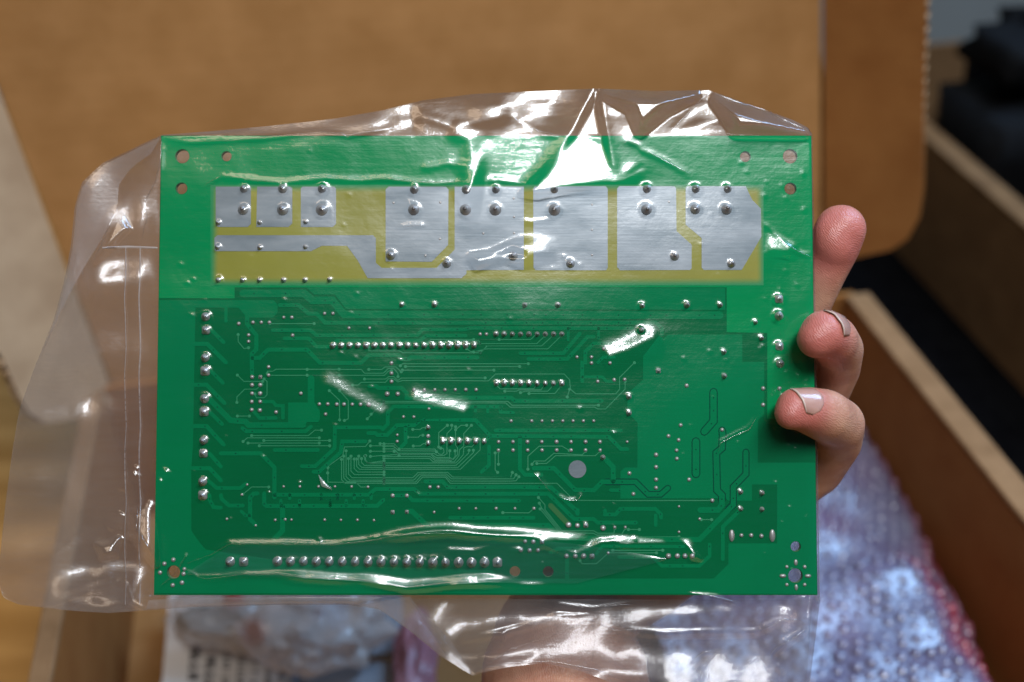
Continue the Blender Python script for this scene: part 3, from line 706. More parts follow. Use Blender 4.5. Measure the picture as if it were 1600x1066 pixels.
for x, y0, yb, ym in zip([212, 226, 240, 255, 270, 290], [150, 130, 97, 145, 130, 148], [297, 287, 278, 263, 244, 228], [770, 755, 735, 710, 677, 650]):
    ribbon(path('I %d,%d %d,%d %d,%d I 474,%d' % (x, y0, x, yb - 22, x + 22, yb, yb)), 1.25, 0.00002, 0.00008, V, Fc, True)
for x, y0, yb in zip([305, 318, 335, 355], [148, 130, 145, 130], [211, 199, 187, 172]):
    ribbon(path('I %d,%d %d,%d %d,%d I 474,%d' % (x, y0, x, yb - 18, x + 18, yb, yb)), 1.25, 0.00002, 0.00008, V, Fc, True)
VD, FD = [], []; rv = random.Random(5)
for ln in WIDE.splitlines():
    pp = path(ln.split('|')[1])
    for (x0, y0), (x1, y1) in zip(pp, pp[1:]):
        L = math.hypot(x1 - x0, y1 - y0); t = rv.uniform(4, 25)
        while t < L:
            c = P(x0 + (x1 - x0) * t / L, y0 + (y1 - y0) * t / L) * 0.001; b = len(VD); r = 1.1 / S * 0.001
            for k in range(8): VD.append((c[0] + r * math.cos(k * math.pi / 4), c[1] + r * math.sin(k * math.pi / 4), 0.000115))
            FD.append(tuple(range(b, b + 8))); t += rv.uniform(18, 60)
vd = mesh_obj('via_holes', VD, FD, M['mask_gap'], pcb); vd['kind'] = 'stuff'
ft = mesh_obj('fine_traces', V, Fc, M['fine'], pcb); ft['kind'] = 'stuff'
dc = P(*path('J 640,210')[0]) * 0.001
plate('test_disc', [circ(*path('J 640,210')[0], 13.7, 40)], 0.00002, 0.00013, M['tin'], pcb)

# ---- solder joints: pad, concave fillet, clipped pin end; shared meshes, one object each
def joint_mesh(name, prof, n=14, square=False):
    V, Fc = [], []
    for (r, z) in prof:
        for k in range(n):
            a = 2 * math.pi * (k + 0.5) / n; c, s = math.cos(a), math.sin(a)
            if square and r > 0.6:
                m_ = 0.93 / max(abs(c), abs(s)); m_ = min(m_, 1.18); V.append((c * r * m_, s * r * m_, z))
            else: V.append((c * r, s * r, z))
    for i in range(len(prof) - 1):
        for k in range(n): Fc.append((i * n + k, i * n + (k + 1) % n, (i + 1) * n + (k + 1) % n, (i + 1) * n + k))
    t = (len(prof) - 1) * n; Fc.append(tuple(range(t, t + n))); dark = len(Fc) - 1 - (n if len(prof) > 6 else 0)
    me = bpy.data.meshes.new(name); me.from_pydata(V, [], Fc); me.update(); me.materials.append(M['solder']); me.materials.append(M['lead'])
    if len(prof) > 5:
        for pl in me.polygons:
            if pl.index >= dark: pl.material_index = 1
    me.polygons.foreach_set('use_smooth', [True] * len(me.polygons)); return me
JM = {'d': joint_mesh('dot', [(1.0, 0), (0.97, 0.16), (0.78, 0.42), (0.48, 0.62), (0.2, 0.72)], 12),
      'p': joint_mesh('pin', [(1.0, 0), (0.96, 0.10), (0.80, 0.30), (0.60, 0.62), (0.44, 0.95), (0.34, 1.22), (0.14, 1.34)], 14),
      's': joint_mesh('square', [(1.0, 0), (0.98, 0.10), (0.84, 0.24), (0.60, 0.50), (0.42, 0.82), (0.30, 1.02), (0.12, 1.10)], 16, True),
      'v': joint_mesh('via', [(1.0, 0), (0.8, 0.22), (0.4, 0.34), (0.15, 0.36)], 8)}
JOINTS = """A p 30 620,390 868,390 1120,390|A p 38 615,525 868,525 1120,525|A p 18 455,607 720,607 1015,603 450,765 722,767 1013,763 455,975 610,975 718,975 873,975 1010,975 1168,972
B p 28 358,395 690,395 880,395 1255,395|B p 38 355,525 685,525 877,525 1255,525|B p 31 207,818 565,870 990,822 1358,872|B v 9 225,480 525,478 995,452 997,572 998,675 800,677 430,818 523,712
C p 28 483,382 788,382 987,382|C p 36 480,512 980,510 785,510|C p 29 655,803 1010,850|C v 8 140,480 140,637 140,795 620,462
D p 30 375,225 372,488 368,750 362,1018|D s 30 377,312 372,573 365,835|H s 30 347,112 343,370|H p 30 343,285
D d 12 587,270 678,262 731,262 783,262 650,343 650,385 875,230 927,230 932,345 1137,205 1190,205 778,547 778,600 826,837 985,717 1103,785 1157,785 1143,850
D d 14 673,612 672,663 724,663 672,717 724,717 670,770 724,770 670,822 722,825|D s 14 725,612
E p 18 605,148 815,148|E d 11 268,298 400,298 1108,337 1148,337|E d 13 540,522 540,588 540,641|E d 12 685,693 751,693 818,693 883,693 949,693 1016,693 1082,693|E d 16 513,720 580,720 395,787
E d 13 190,787 236,787 289,787 342,787|E d 10 617,867 683,867 780,815 577,983 577,1024|E p 14 775,935 775,1037|E v 14 775,990|E p 17 868,1027 920,1027 973,1027 1026,1027 1079,1027 1133,1027
F p 17 143,337 195,337 248,337 301,337 354,337 407,337 459,337 512,337 565,337 145,655 195,655 248,655 301,655 354,655 407,655 459,655 512,655 565,655
F p 19 328,150 540,150 1080,155 1075,310 995,738 995,842|F s 17 1183,572|F d 12 833,430 662,484 755,484 755,522 873,522 795,640 900,630 967,628
F d 11 240,893 372,893 438,893 505,893 571,893 637,893 703,893 769,893|F d 13 160,1027 252,1027 345,1027 437,1027 531,1027 624,1027 717,1027 809,1027|F d 9 983,1027
J d 12 153,93 243,93 333,93 422,93 512,93 601,93 690,93 780,93
G p 20 300,150 512,150 537,450 540,605|G s 28 890,112 893,415|G p 28 890,220 897,525|G p 16 740,260 778,363|G d 14 298,667 788,685 893,685 788,790|G d 13 260,920 182,990 247,1015 525,950
P d 16 315,730 315,823 315,918 315,980 470,697 472,760 565,918 113,870 143,1027
H d 9 842,317 942,317 1057,317 1158,317 492,517 670,557 790,523 852,520 890,522 1095,522 585,367 617,305|I d 9 274,318 375,320 208,523 310,523 412,525 783,475
H p 29 512,780|H s 29 595,780|H d 13 162,768 107,793 80,847 230,825 225,855 215,910 158,925
I d 14 527,373 615,373|I s 13 527,475 615,473|I d 11 757,320 808,320|I d 10 937,452 1040,452 1165,452|J d 10 140,452 255,452 372,452 870,568 935,568 830,727
J p 17 797,137|J d 17 585,553 640,557|J s 16 692,557|J d 18 798,573|J d 13 318,655 368,657 292,708 345,710 397,710|J s 14 422,658|J d 16 573,745 627,745 678,745|J s 17 730,747
K p 16 620,350 752,357 752,457 620,455|K d 13 445,403|K d 9 240,440 368,517 240,597|K d 16 175,745 230,745 277,745 322,745|K d 13 625,618 685,618 748,622
K d 11 905,812 1015,812 905,922 1015,922"""
JOINT_PX = []
def joint(px, py, r, k, sx=1.0, sy=1.0):
    o = bpy.data.objects.new('solder_joint', JM[k]); COL.objects.link(o); o.parent = pcb
    c = P(px, py) * 0.001; rr = r / S * 0.001
    o.location = (c[0], c[1], 0.00008 if k != 'v' else 0.00015); q = random.uniform(0.85, 1.15); rr *= random.uniform(0.92, 1.08)
    hz = rr * (1.0 if k != 'p' else min(1.25, 0.0016 / rr / 1.34 + 0.25))
    o.scale = (rr * sx, rr * sy, hz * q); o.rotation_euler = (random.uniform(-.06, .06), random.uniform(-.06, .06), 0 if (k == 's' or sx != sy) else random.uniform(0, 6))
    if k in 'ps': JOINT_PX.append((px, py, r, 1.25 * hz * 1000))
for ln in JOINTS.replace('\n', '|').split('|'):
    z, k, r, *pts = ln.split()
    for p in pts:
        q = path(z + ' ' + p)[0]; joint(q[0], q[1], float(r) / ZN[z][2], k)
for i in range(18):
    joint(519.5 + 13.0 * i, 540.5, 4.6, 'p')
    joint(433.5 + 20.22 * i, 877.5 + 0.1 * i, 7.3, 's' if i == 17 else 'p')
for x, y in ((565, 620), (815, 620)): q = path('K %d,%d' % (x, y))[0]; joint(q[0], q[1], 4.6, 'd', 1, 2.1)
for x, y, a, b in ((960, 785, 1, 1.6), (963, 938, 1, 1.7), (880, 868, 1.7, 1), (1035, 868, 1.7, 1)): q = path('K %d,%d' % (x, y))[0]; joint(q[0], q[1], 3.0, 'd', a, b)

# ================================================================== the clear bag round the board
bag = empty('plastic_bag', frame=BM)
tag(bag, 'clear crinkled polythene bag wrapped tightly round the green circuit board', 'bag')
TOP = np.array([(-3, 900), (2, 850), (8, 790), (20, 700), (30, 640), (55, 572), (84, 500), (100, 440), (110, 390), (117, 320), (128, 285), (160, 255), (252, 211), (330, 205), (420, 197), (520, 186), (600, 172), (660, 157),
                (740, 147), (830, 143), (932, 138.5), (1020, 142), (1107, 141), (1150, 156), (1192, 171), (1240, 188), (1263, 200), (1270, 212), (1281, 940)], float)
BOT = np.array([(-3, 905), (4, 934), (30, 945), (70, 950), (120, 955), (170, 958), (228, 954), (300, 949), (440, 945), (540, 945), (592, 952), (640, 985), (692, 1028), (738, 1056), (790, 1043), (850, 1036), (905, 1048),
                (960, 1068), (1040, 1085), (1262, 1095), (1281, 942)], float)
X0, X1 = -3.0, 1281.0
NX, NY = 430, 330
OUT = np.concatenate([TOP, BOT[::-1]])
def seg_dist(px, py, poly, closed=True):
    d = np.full(px.shape, 1e9); n = len(poly)
    for i in range(n if closed else n - 1):
        a = poly[i]; b = poly[(i + 1) % n]; ab = b - a; L = max(ab.dot(ab), 1e-9)
        t = np.clip(((px - a[0]) * ab[0] + (py - a[1]) * ab[1]) / L, 0, 1)
        d = np.minimum(d, np.hypot(px - a[0] - t * ab[0], py - a[1] - t * ab[1]))
    return d
def inside(px, py, poly):
    c = np.zeros(px.shape, bool); n = len(poly)
    for i in range(n):
        x1, y1 = poly[i]; x2, y2 = poly[(i + 1) % n]
        cr_ = ((y1 > py) != (y2 > py)) & (px < (x2 - x1) * (py - y1) / (y2 - y1 + 1e-12) + x1); c ^= cr_
    return c
rng = np.random.RandomState(7)
def waves(px, py, lam, n, seed, ax=1.0, ay=1.0):
    r = np.random.RandomState(seed); o = 0
    for _ in range(n):
        a = r.uniform(0, 2 * np.pi); k = 2 * np.pi / (lam * r.uniform(0.7, 1.5))
        o = o + np.sin(k * (ax * np.cos(a) * px + ay * np.sin(a) * py) + r.uniform(0, 6.28))
    return o / n ** 0.5
def need(py): return 0.141 + (py - 230) * 0.00041        # steepness at which the film mirrors the ceiling lamp
def ridge(px, py, z, pts, amp, w, sharp=False, wander=1.0):
    """a crease of the film: a crest along the polyline (photo pixels), amp its steepness, half width w in pixels"""
    pts = np.array(pts, float)
    x0, x1 = pts[:, 0].min() - 5 * w - 6, pts[:, 0].max() + 5 * w + 6; y0, y1 = pts[:, 1].min() - 5 * w - 6, pts[:, 1].max() + 5 * w + 6
    m = (px > x0) & (px < x1) & (py > y0) & (py < y1)
    if not m.any(): return
    qx = px[m] + wander * waves(px[m], py[m], 130, 3, 5); qy = py[m] + wander * waves(px[m], py[m], 120, 3, 9)
    # fade towards both ends of the crease
    L = np.concatenate([[0], np.cumsum(np.hypot(*np.diff(pts, axis=0).T))]); d = np.full(qx.shape, 1e9); s = np.zeros(qx.shape)
    for i in range(len(pts) - 1):
        a, b = pts[i], pts[i + 1]; ab = b - a; l2 = max(ab.dot(ab), 1e-9)
        t = np.clip(((qx - a[0]) * ab[0] + (qy - a[1]) * ab[1]) / l2, 0, 1)
        dd = np.hypot(qx - a[0] - t * ab[0], qy - a[1] - t * ab[1]); k = dd < d
        d = np.where(k, dd, d); s = np.where(k, L[i] + t * np.sqrt(l2), s)
    u = s / L[-1]; fade = np.clip(np.minimum(u, 1 - u) / 0.12, 0.15, 1)
    amp = (0.95 + 0.22 * amp) * need(pts[:, 1].mean()) * (1.0 + 0.6 * max(0.0, abs(pts[-1, 1] - pts[0, 1]) / L[-1] - 0.6)) * (w / S) / 0.858
    prof = np.exp(-d / w) if sharp else np.exp(-(d / w) ** 2)
    z[m] += amp * fade * prof
def facet(px, py, z, poly, gx, gy, soft=8.0, z0=0.0, cx0=1090):
    """a flat tilted facet: inside the polygon the film climbs by gx, gy (mm per photo pixel)"""
    poly = np.array(poly, float)
    x0, y0 = poly.min(0) - 3 * soft; x1, y1 = poly.max(0) + 3 * soft
    m = (px > x0) & (px < x1) & (py > y0) & (py < y1)
    if not m.any(): return
    ins = inside(px[m], py[m], poly); d = seg_dist(px[m], py[m], poly) * np.where(ins, 1, -1)
    k = np.clip(d / soft * 0.5 + 0.5, 0, 1); k = k * k * (3 - 2 * k)
    c = poly.mean(0); gy = gy / 0.060 * need(c[1]) / S; gx = gx + (c[0] - cx0) * 0.00040 / S
    zc = float(z[m][np.argmin(np.hypot(px[m] - c[0], py[m] - c[1]))]); low = min(gx * (p[0] - c[0]) + gy * (p[1] - c[1]) for p in poly if p[1] > 212) if (poly[:, 1] > 212).any() else -9
    zc = max(zc, 0.6 - low) + z0
    z[m] = z[m] * (1 - k) + k * (zc + gx * (px[m] - c[0]) + gy * (py[m] - c[1]))

u = np.linspace(0, 1, NX + 1); gx_ = X0 + (X1 - X0) * (u + 0.0)
tx = np.interp(gx_, TOP[:, 0], TOP[:, 1]); bx = np.interp(gx_, BOT[:, 0], BOT[:, 1])
GX = np.repeat(gx_[None, :], NY + 1, 0); tt = np.linspace(0, 1, NY + 1)[:, None]
GY = tx[None, :] * (1 - tt) + bx[None, :] * tt
d_out = seg_dist(GX, GY, OUT)
lx = 252 + (240 - 252) * (GY - 212) / 717; rx = 1268 + 9 * (GY - 212) / 719
b_out = np.hypot(np.maximum(0, np.maximum(lx - GX, GX - rx)), np.maximum(0, np.maximum(212 - GY, GY - 930)))
on_board = b_out <= 0
rr = b_out / (b_out + d_out + 1e-6)
width = b_out + d_out
slope = 0.027 + 0.013 * waves(GX, GY, 190, 4, 21, 1.0, 0.4)
drop = np.minimum(7.5, np.maximum(0.6, width * np.clip(slope, 0.008, 0.06)))
zf = 0.9 - drop * rr
# gentle cockling of the taut film
zf += 0.24 * waves(GX, GY, 210, 5, 1) * np.clip(d_out / 40, 0, 1) + 0.04 * waves(GX, GY, 75, 5, 2) * np.clip(d_out / 15, 0, 1)
outk = np.clip(b_out / 30, 0, 1) * np.clip(d_out / 20, 0, 1)
zf += outk * (0.40 * waves(GX, GY, 150, 4, 3) + 0.05 * waves(GX, GY, 60, 4, 4))
# tents over the pins
for (x, y, r, h) in JOINT_PX:
    m = (np.abs(GX - x) < 40) & (np.abs(GY - y) < 40)
    dd = np.hypot(GX[m] - x, GY[m] - y); zf[m] = np.maximum(zf[m], (h + 0.12) * np.exp(-(dd / (r * 1.15 + 3.2)) ** 1.3))
TS = 0.060        # slope, mm per pixel, that faces the ceiling lamp
# creases read off the photograph
R_ = lambda *a, **k: ridge(GX, GY, zf, *a, **k)
R_([(254, 216), (300, 222), (360, 220), (420, 214), (500, 207), (545, 211), (600, 203), (650, 190)], 0.9, 4.5)
R_([(252, 216), (250, 260), (238, 300), (225, 318), (228, 345), (222, 378)], 0.9, 4.5)
R_([(318, 292), (345, 276), (392, 281), (440, 286), (470, 283), (510, 279), (560, 282), (600, 280), (645, 285), (680, 287), (735, 283)], 0.9, 5)
R_([(755, 284), (780, 281), (830, 286), (860, 283)], 0.9, 5)
R_([(292, 894), (330, 868), (358, 850), (420, 850), (520, 851), (570, 846), (600, 840), (645, 834), (700, 833), (760, 835), (820, 842), (880, 850)], 0.15, 6)
R_([(590, 842), (650, 834), (710, 832), (770, 835), (840, 842), (930, 846)], -0.3, 11)
R_([(420, 901), (520, 906), (634, 916), (720, 912), (800, 908)], -1.2, 10)
R_([(252, 918), (278, 905), (292, 893), (310, 903), (345, 902), (380, 897), (430, 897), (480, 903), (560, 905), (600, 912), (634, 918), (690, 911), (760, 904), (830, 905)], 0.1, 5)
R_([(560, 905), (600, 913), (634, 921), (700, 914), (780, 912), (870, 918)], -0.2, 6)
R_([(246, 920), (270, 895), (290, 868), (293, 885)], 0.8, 4)
R_([(780, 858), (815, 862), (850, 852), (900, 866), (940, 850), (1010, 846)], 0.8, 7)
R_([(670, 880), (700, 862), (740, 862), (785, 848)], 0.5, 6)
R_([(1075, 928), (1120, 934), (1155, 944)], 1.2, 4)
# broad creases of the lower right tail
R_([(700, 1000), (790, 990), (870, 965), (920, 962), (985, 985), (1040, 990), (1180, 987), (1220, 968), (1262, 978)], 1.6, 7)
R_([(1262, 982), (1225, 1005), (1205, 1025), (1195, 1060)], 1.5, 7)
R_([(1060, 1085), (1080, 1040), (1102, 1020), (1128, 1024)], 0.4, 7)
R_([(1225, 1090), (1222, 1050), (1212, 1035)], 1.2, 6)
R_([(790, 985), (782, 1005), (770, 1030), (742, 1052)], 1.2, 5)
R_([(922, 964), (928, 1000), (924, 1040)], 1.2, 5)
R_([(742, 1050), (800, 1030), (870, 1024), (930, 1036)], -0.5, 7)
R_([(860, 945), (930, 950), (1000, 944)], 0.9, 5)
# the upper edge: peaks pulled tight from the seal to the pins
R_([(932, 140), (915, 190), (885, 235), (850, 275), (820, 305)], 3.0, 17, wander=1.0)
R_([(934, 140), (938, 190), (950, 235), (962, 275)], 2.2, 12, wander=1.0)
R_([(830, 296), (880, 288), (935, 284), (975, 276), (1005, 262)], 1.6, 13)
R_([(932, 142), (985, 162), (1040, 160), (1105, 143)], 1.6, 11)
R_([(1107, 143), (1150, 160), (1200, 172), (1235, 190), (1264, 204)], 1.2, 8)
R_([(1046, 206), (1075, 178), (1105, 148)], 0.9, 5)
R_([(1050, 205), (1120, 190), (1200, 172)], 0.8, 6)
R_([(968, 224), (980, 220), (1000, 228), (1006, 236), (1040, 250), (1080, 274)], 0.8, 5, wander=1)
R_([(600, 194), (660, 180), (705, 196), (760, 190), (800, 182)], 1.3, 8)
R_([(798, 178), (812, 192), (850, 208), (880, 213)], 1.1, 6)
R_([(700, 200), (735, 218), (740, 250), (728, 285)], 0.9, 14)
# soft facets facing the lamp
Fa2 = lambda *a, **k: facet(GX, GY, zf, *a, cx0=330, **k)
Fa = lambda *a, **k: facet(GX, GY, zf, *a, **k)
Fa([(932, 142), (941, 200), (958, 282), (1002, 262), (975, 284), (900, 296), (838, 306), (818, 302), (850, 268), (892, 215)], 0.0, TS, 9)
R_([(640, 186), (700, 176), (760, 172), (800, 168)], 1.2, 22)
Fa([(950, 150), (1085, 150), (1040, 172), (1000, 205), (985, 170)], 0.0, TS, 12)
Fa([(1120, 158), (1200, 182), (1258, 206), (1150, 205)], 0.0, TS, 14)
Fa([(720, 300), (760, 220), (745, 290), (735, 330)], 0.0, TS * 0.8, 16)
Fa([(775, 395), (815, 375), (865, 368), (862, 400), (815, 412)], 0.0, TS * 0.75, 12)
R_([(940, 562), (985, 548), (1034, 524)], 0.2, 17)
Fa([(735, 400), (800, 388), (818, 398), (745, 418)], 0.0, TS * 0.8, 8)
R_([(488, 596), (520, 608), (560, 632), (610, 662)], -1.05, 17); R_([(632, 622), (690, 640), (740, 652)], -1.0, 16)
Fa([(1060, 838), (1078, 840), (1096, 874), (1082, 872)], -0.01, TS, 7)
Fa([(960, 842), (1035, 838), (1040, 852), (970, 856)], 0.0, TS * 0.8, 8)
Fa([(1200, 360), (1240, 385), (1238, 400), (1200, 395)], 0.0, TS * 0.7, 8)
R_([(1190, 345), (1215, 370), (1235, 388), (1270, 402)], 0.9, 4)
R_([(836, 740), (845, 752), (860, 768)], 0.9, 5); R_([(872, 775), (888, 783), (902, 782), (912, 770)], 0.8, 4)
R_([(1122, 712), (1128, 690), (1150, 678), (1170, 668), (1182, 650)], 0.7, 3.2, wander=0.5)
R_([(625, 355), (640, 352), (664, 352)], 0.7, 3.5); R_([(812, 348), (850, 343), (868, 340)], 0.8, 3.5)
R_([(655, 262), (700, 255), (740, 262)], 0.25, 6)
# the left tail: a folded-over corner and small crumples beside the seam
R_([(186, 322), (160, 372), (130, 420), (105, 462), (70, 530)], 1.6, 7)
R_([(186, 325), (196, 340), (200, 362), (180, 360), (160, 388), (148, 408)], 1.5, 6)
R_([(228, 318), (222, 340), (226, 362), (214, 386)], 0.9, 5)
for k in range(9):
    cx_, cy_ = rng.uniform(150, 235), rng.uniform(760, 900); a = rng.uniform(-1.2, -0.3); l = rng.uniform(18, 50)
    R_([(cx_, cy_), (cx_ + l * 0.5, cy_ + l * 0.6 * a), (cx_ + l * 0.7, cy_ + l * a)], rng.uniform(0.8, 1.6), rng.uniform(5, 9))
Fa2([(205, 800), (238, 775), (243, 880), (228, 862), (208, 835)], 0.0, 0.06, 10); Fa2([(150, 850), (185, 842), (180, 868), (160, 872)], 0.0, 0.055, 8); Fa2([(176, 345), (190, 335), (202, 358), (165, 395), (150, 408)], 0.0, 0.06, 7); R_([(195, 905), (205, 940), (225, 952)], 1.2, 5); R_([(60, 948), (120, 930), (200, 905)], 0.9, 8)
# scattered pinpoint nicks
for k in range(120):
    x_, y_ = rng.uniform(250, 1265), rng.uniform(215, 925)
    if rng.rand() < 0.35: x_, y_ = rng.uniform(1195, 1268), rng.uniform(240, 900)
    R_([(x_, y_), (x_ + rng.uniform(-7, 7), y_ + rng.uniform(-4, 4))], rng.uniform(0.5, 2.5), 2.8, wander=0)
zf = np.where(on_board, np.maximum(zf, 0.45), zf)
edgek = np.clip(d_out / 2.0, 0, 1)
zb = -11.0 + (0.9 - drop + 11.0) * rr ** 1.5 + outk * (0.7 * waves(GX, GY, 130, 4, 13) + 0.25 * waves(GX, GY, 50, 4, 14))
zmid = (0.9 - drop * 1.0)
zf = np.where(d_out < 1.0, np.minimum(zf, np.where(width < 12, -3.0, zmid)), zf)
zb = np.where(d_out < 1.0, zf, np.minimum(zb, zf - 0.3))
def film(name, X, Y, Zm, mat, step=1):
    X, Y, Zm = X[::step, ::step], Y[::step, ::step], Zm[::step, ::step]
    pts = P(X.ravel(), Y.ravel(), Zm.ravel()) * 0.001
    h, w = X.shape; a = (np.arange(h - 1)[:, None] * w + np.arange(w - 1)[None, :]).ravel()
    fc = np.stack([a, a + w, a + w + 1, a + 1], 1)
    me = bpy.data.meshes.new(name); me.vertices.add(len(pts)); me.vertices.foreach_set('co', pts.ravel())
    me.loops.add(fc.size); me.loops.foreach_set('vertex_index', fc.ravel().astype(np.int32))
    me.polygons.add(len(fc)); me.polygons.foreach_set('loop_start', (np.arange(len(fc)) * 4).astype(np.int32)); me.polygons.foreach_set('loop_total', np.full(len(fc), 4, np.int32))
    me.update(calc_edges=True); me.validate(); me.polygons.foreach_set('use_smooth', [True] * len(me.polygons)); me.materials.append(mat)
    o = bpy.data.objects.new(name, me); COL.objects.link(o); o.parent = bag
    return o
film('front_film', GX, GY, zf, M['film'])
film('back_film', GX, GY, zb, M['film_back'], 2 if (NX % 2 == 0 and NY % 2 == 0) else 1)

def zat(px, py):
    i = int(round((px - X0) / (X1 - X0) * NX)); i = min(max(i, 0), NX)
    j = int(round((py - tx[i]) / (bx[i] - tx[i]) * NY)); j = min(max(j, 0), NY); return zf[j, i]
def patch(name, poly, dz, mat, n=26):
    """a doubled layer lying on the front film: polygon given as two rails of photo pixels"""
    a, b = np.array(poly[0], float), np.array(poly[1], float); V = []; Fc = []
    def at(rail, t):
        L = np.concatenate([[0], np.cumsum(np.hypot(*np.diff(rail, axis=0).T))]); return np.array([np.interp(t * L[-1], L, rail[:, 0]), np.interp(t * L[-1], L, rail[:, 1])])
    for j in range(n + 1):
        p0, p1 = at(a, j / n), at(b, j / n)
        for i in range(9):
            q = p0 + (p1 - p0) * i / 8; V.append(tuple(P(q[0], q[1], zat(q[0], q[1]) + dz + 0.25 * math.sin(i * math.pi / 8)) * 0.001))
    for j in range(n):
        for i in range(8): k = j * 9 + i; Fc.append((k, k + 9, k + 10, k + 1))
    return mesh_obj(name, V, Fc, mat, bag, smooth=True)
patch('folded_corner', ([(252, 214), (165, 256), (131, 286), (120, 320), (114, 385), (103, 440), (86, 500), (62, 560)], [(236, 240), (205, 262), (185, 290), (184, 322), (160, 372), (130, 420), (103, 470), (64, 556)]), 0.5, M['film_fold'])
patch('folded_flap', ([(560, 946), (594, 953), (642, 987), (694, 1029), (737, 1054)], [(640, 932), (660, 958), (690, 985), (712, 1012), (738, 1053)]), 0.6, M['film_fold'])
patch('bottom_hem', ([(228, 952), (300, 948), (440, 943), (560, 943)], [(232, 938), (300, 934), (440, 933), (600, 933)]), 0.6, M['film_fold'])
for x_ in (195, 217):
    r1 = [(x_ + 1.5 * math.sin(y * 0.05), y) for y in range(385, 951, 40)]
    patch('weld_seam', (r1, [(p[0] + (2.4 if x_ > 200 else 1.6), p[1]) for p in r1]), 0.35, M['seam'], 60)
patch('cross_seam', ([(160, 386), (200, 384), (246, 386)], [(160, 389), (200, 388), (246, 389)]), 0.35, M['seam'])
patch('torn_flake', ([(497, 741), (505, 751), (516, 762)], [(498, 744), (502, 760), (520, 766)]), 0.4, M['flake'], 10)
patch('pleat', ([(290, 896), (360, 852), (500, 852), (640, 838), (760, 838), (900, 850), (1040, 872)], [(292, 898), (400, 900), (560, 908), (634, 918), (760, 910), (900, 912), (1042, 875)]), 0.3, M['film_pleat'], 90)  # extra film layer added to paint the milky haze of film standing off

def crease(pts, r=0.20, lift=0.15):
    """a pinched fold of the film: a thin half-round bead that follows the front film"""
    pts = np.array(pts, float); L = np.concatenate([[0], np.cumsum(np.hypot(*np.diff(pts, axis=0).T))]); n = max(6, int(L[-1] / 5)); V = []; Fc = []; C = []
    rc = np.random.RandomState(int(pts[0, 0] * 7 + pts[0, 1]) % 9999)
    for i in range(n + 1):
        s_ = i / n * L[-1]; x, y = np.interp(s_, L, pts[:, 0]), np.interp(s_, L, pts[:, 1])
        x += rc.uniform(-.45, .45); y += rc.uniform(-.45, .45)
        C.append(P(x, y, zat(x, y) + lift))
    C = np.array(C); C[1:-1, 2] = (C[:-2, 2] + C[1:-1, 2] + C[2:, 2]) / 3 + 0.05
    for i in range(n + 1):
        d = C[min(i + 1, n)] - C[max(i - 1, 0)]; d /= np.linalg.norm(d); sd = np.cross(d, [0, 0, 1.0]); sd /= np.linalg.norm(sd); upv = np.cross(sd, d)
        rr_ = r * min(1, 0.15 + 4 * min(i, n - i) / n) * rc.uniform(0.75, 1.2)
        for k in range(7):
            a = math.pi * k / 6; V.append(tuple((C[i] + sd * rr_ * 1.3 * math.cos(a) + upv * rr_ * math.sin(a)) * 0.001))
        if i:
            for k in range(6): a = (i - 1) * 7 + k; Fc.append((a, a + 1, a + 8, a + 7))
    mesh_obj('crease', V, Fc, M['crease'], bag, smooth=True)
for r_, c_ in [(.24, [(254, 214), (300, 221), (360, 220), (420, 214), (500, 207), (535, 209), (542, 215), (550, 210), (600, 203), (650, 190)]), (.22, [(253, 216), (251, 250), (243, 285), (226, 316), (230, 340), (224, 360), (222, 378)]),
               (.16, [(318, 290), (335, 280), (345, 275)]), (.2, [(380, 280), (395, 282), (425, 284), (440, 287)]), (.3, [(560, 282), (600, 279), (650, 284), (700, 285), (735, 282)]), (.26, [(762, 285), (775, 279), (800, 283)]),
               (.26, [(292, 880), (330, 866), (358, 850), (420, 850), (520, 851), (570, 846), (605, 840), (650, 834), (720, 833)]), (.24, [(296, 896), (318, 904), (345, 902), (380, 897), (430, 897), (480, 903), (560, 905), (600, 912), (634, 918), (690, 911), (750, 906)]),
               (.22, [(250, 916), (275, 895), (290, 868), (293, 867)]), (.2, [(1075, 925), (1120, 933), (1158, 943)]), (.26, [(1172, 986), (1200, 980), (1222, 968), (1248, 969), (1262, 980)]),
               (.24, [(1262, 981), (1235, 1000), (1208, 1013), (1200, 1030)]), (.28, [(1082, 1032), (1095, 1020), (1110, 1018), (1128, 1025)]), (.22, [(1116, 1037), (1108, 1055), (1106, 1085)]),
               (.2, [(742, 1050), (800, 1014), (862, 994), (920, 968), (960, 985), (1030, 983)]), (.18, [(798, 970), (790, 990), (786, 1008)]), (.18, [(744, 1046), (800, 1036), (860, 1033), (930, 1046), (980, 1066)]),
               (.16, [(925, 968), (930, 1000), (924, 1040)]), (.2, [(186, 322), (172, 350), (158, 384), (148, 402)]), (.16, [(190, 330), (200, 352), (200, 362)]), (.18, [(1122, 708), (1126, 692), (1150, 680), (1170, 672), (1182, 652)]),
               (.2, [(1212, 366), (1225, 380), (1245, 392), (1268, 402)]), (.2, [(970, 226), (982, 219), (1004, 229)]), (.16, [(1004, 232), (1040, 252), (1078, 272)]), (.22, [(1107, 142), (1150, 159), (1200, 174), (1225, 188), (1262, 204)]),
               (.18, [(1046, 206), (1075, 178), (1105, 146)]), (.18, [(872, 775), (888, 782), (902, 782), (910, 772)]), (.16, [(834, 738), (846, 752), (862, 770)]), (.16, [(625, 356), (645, 353), (665, 352)]), (.2, [(800, 180), (812, 192), (845, 206), (880, 213)]),
               (.2, [(600, 952), (640, 984), (694, 1028), (736, 1053)]), (.14, [(880, 946), (930, 949), (985, 944)]), (.18, [(215, 790), (213, 825), (228, 850), (240, 868)])]:
    crease(c_, r_ * 0.8)
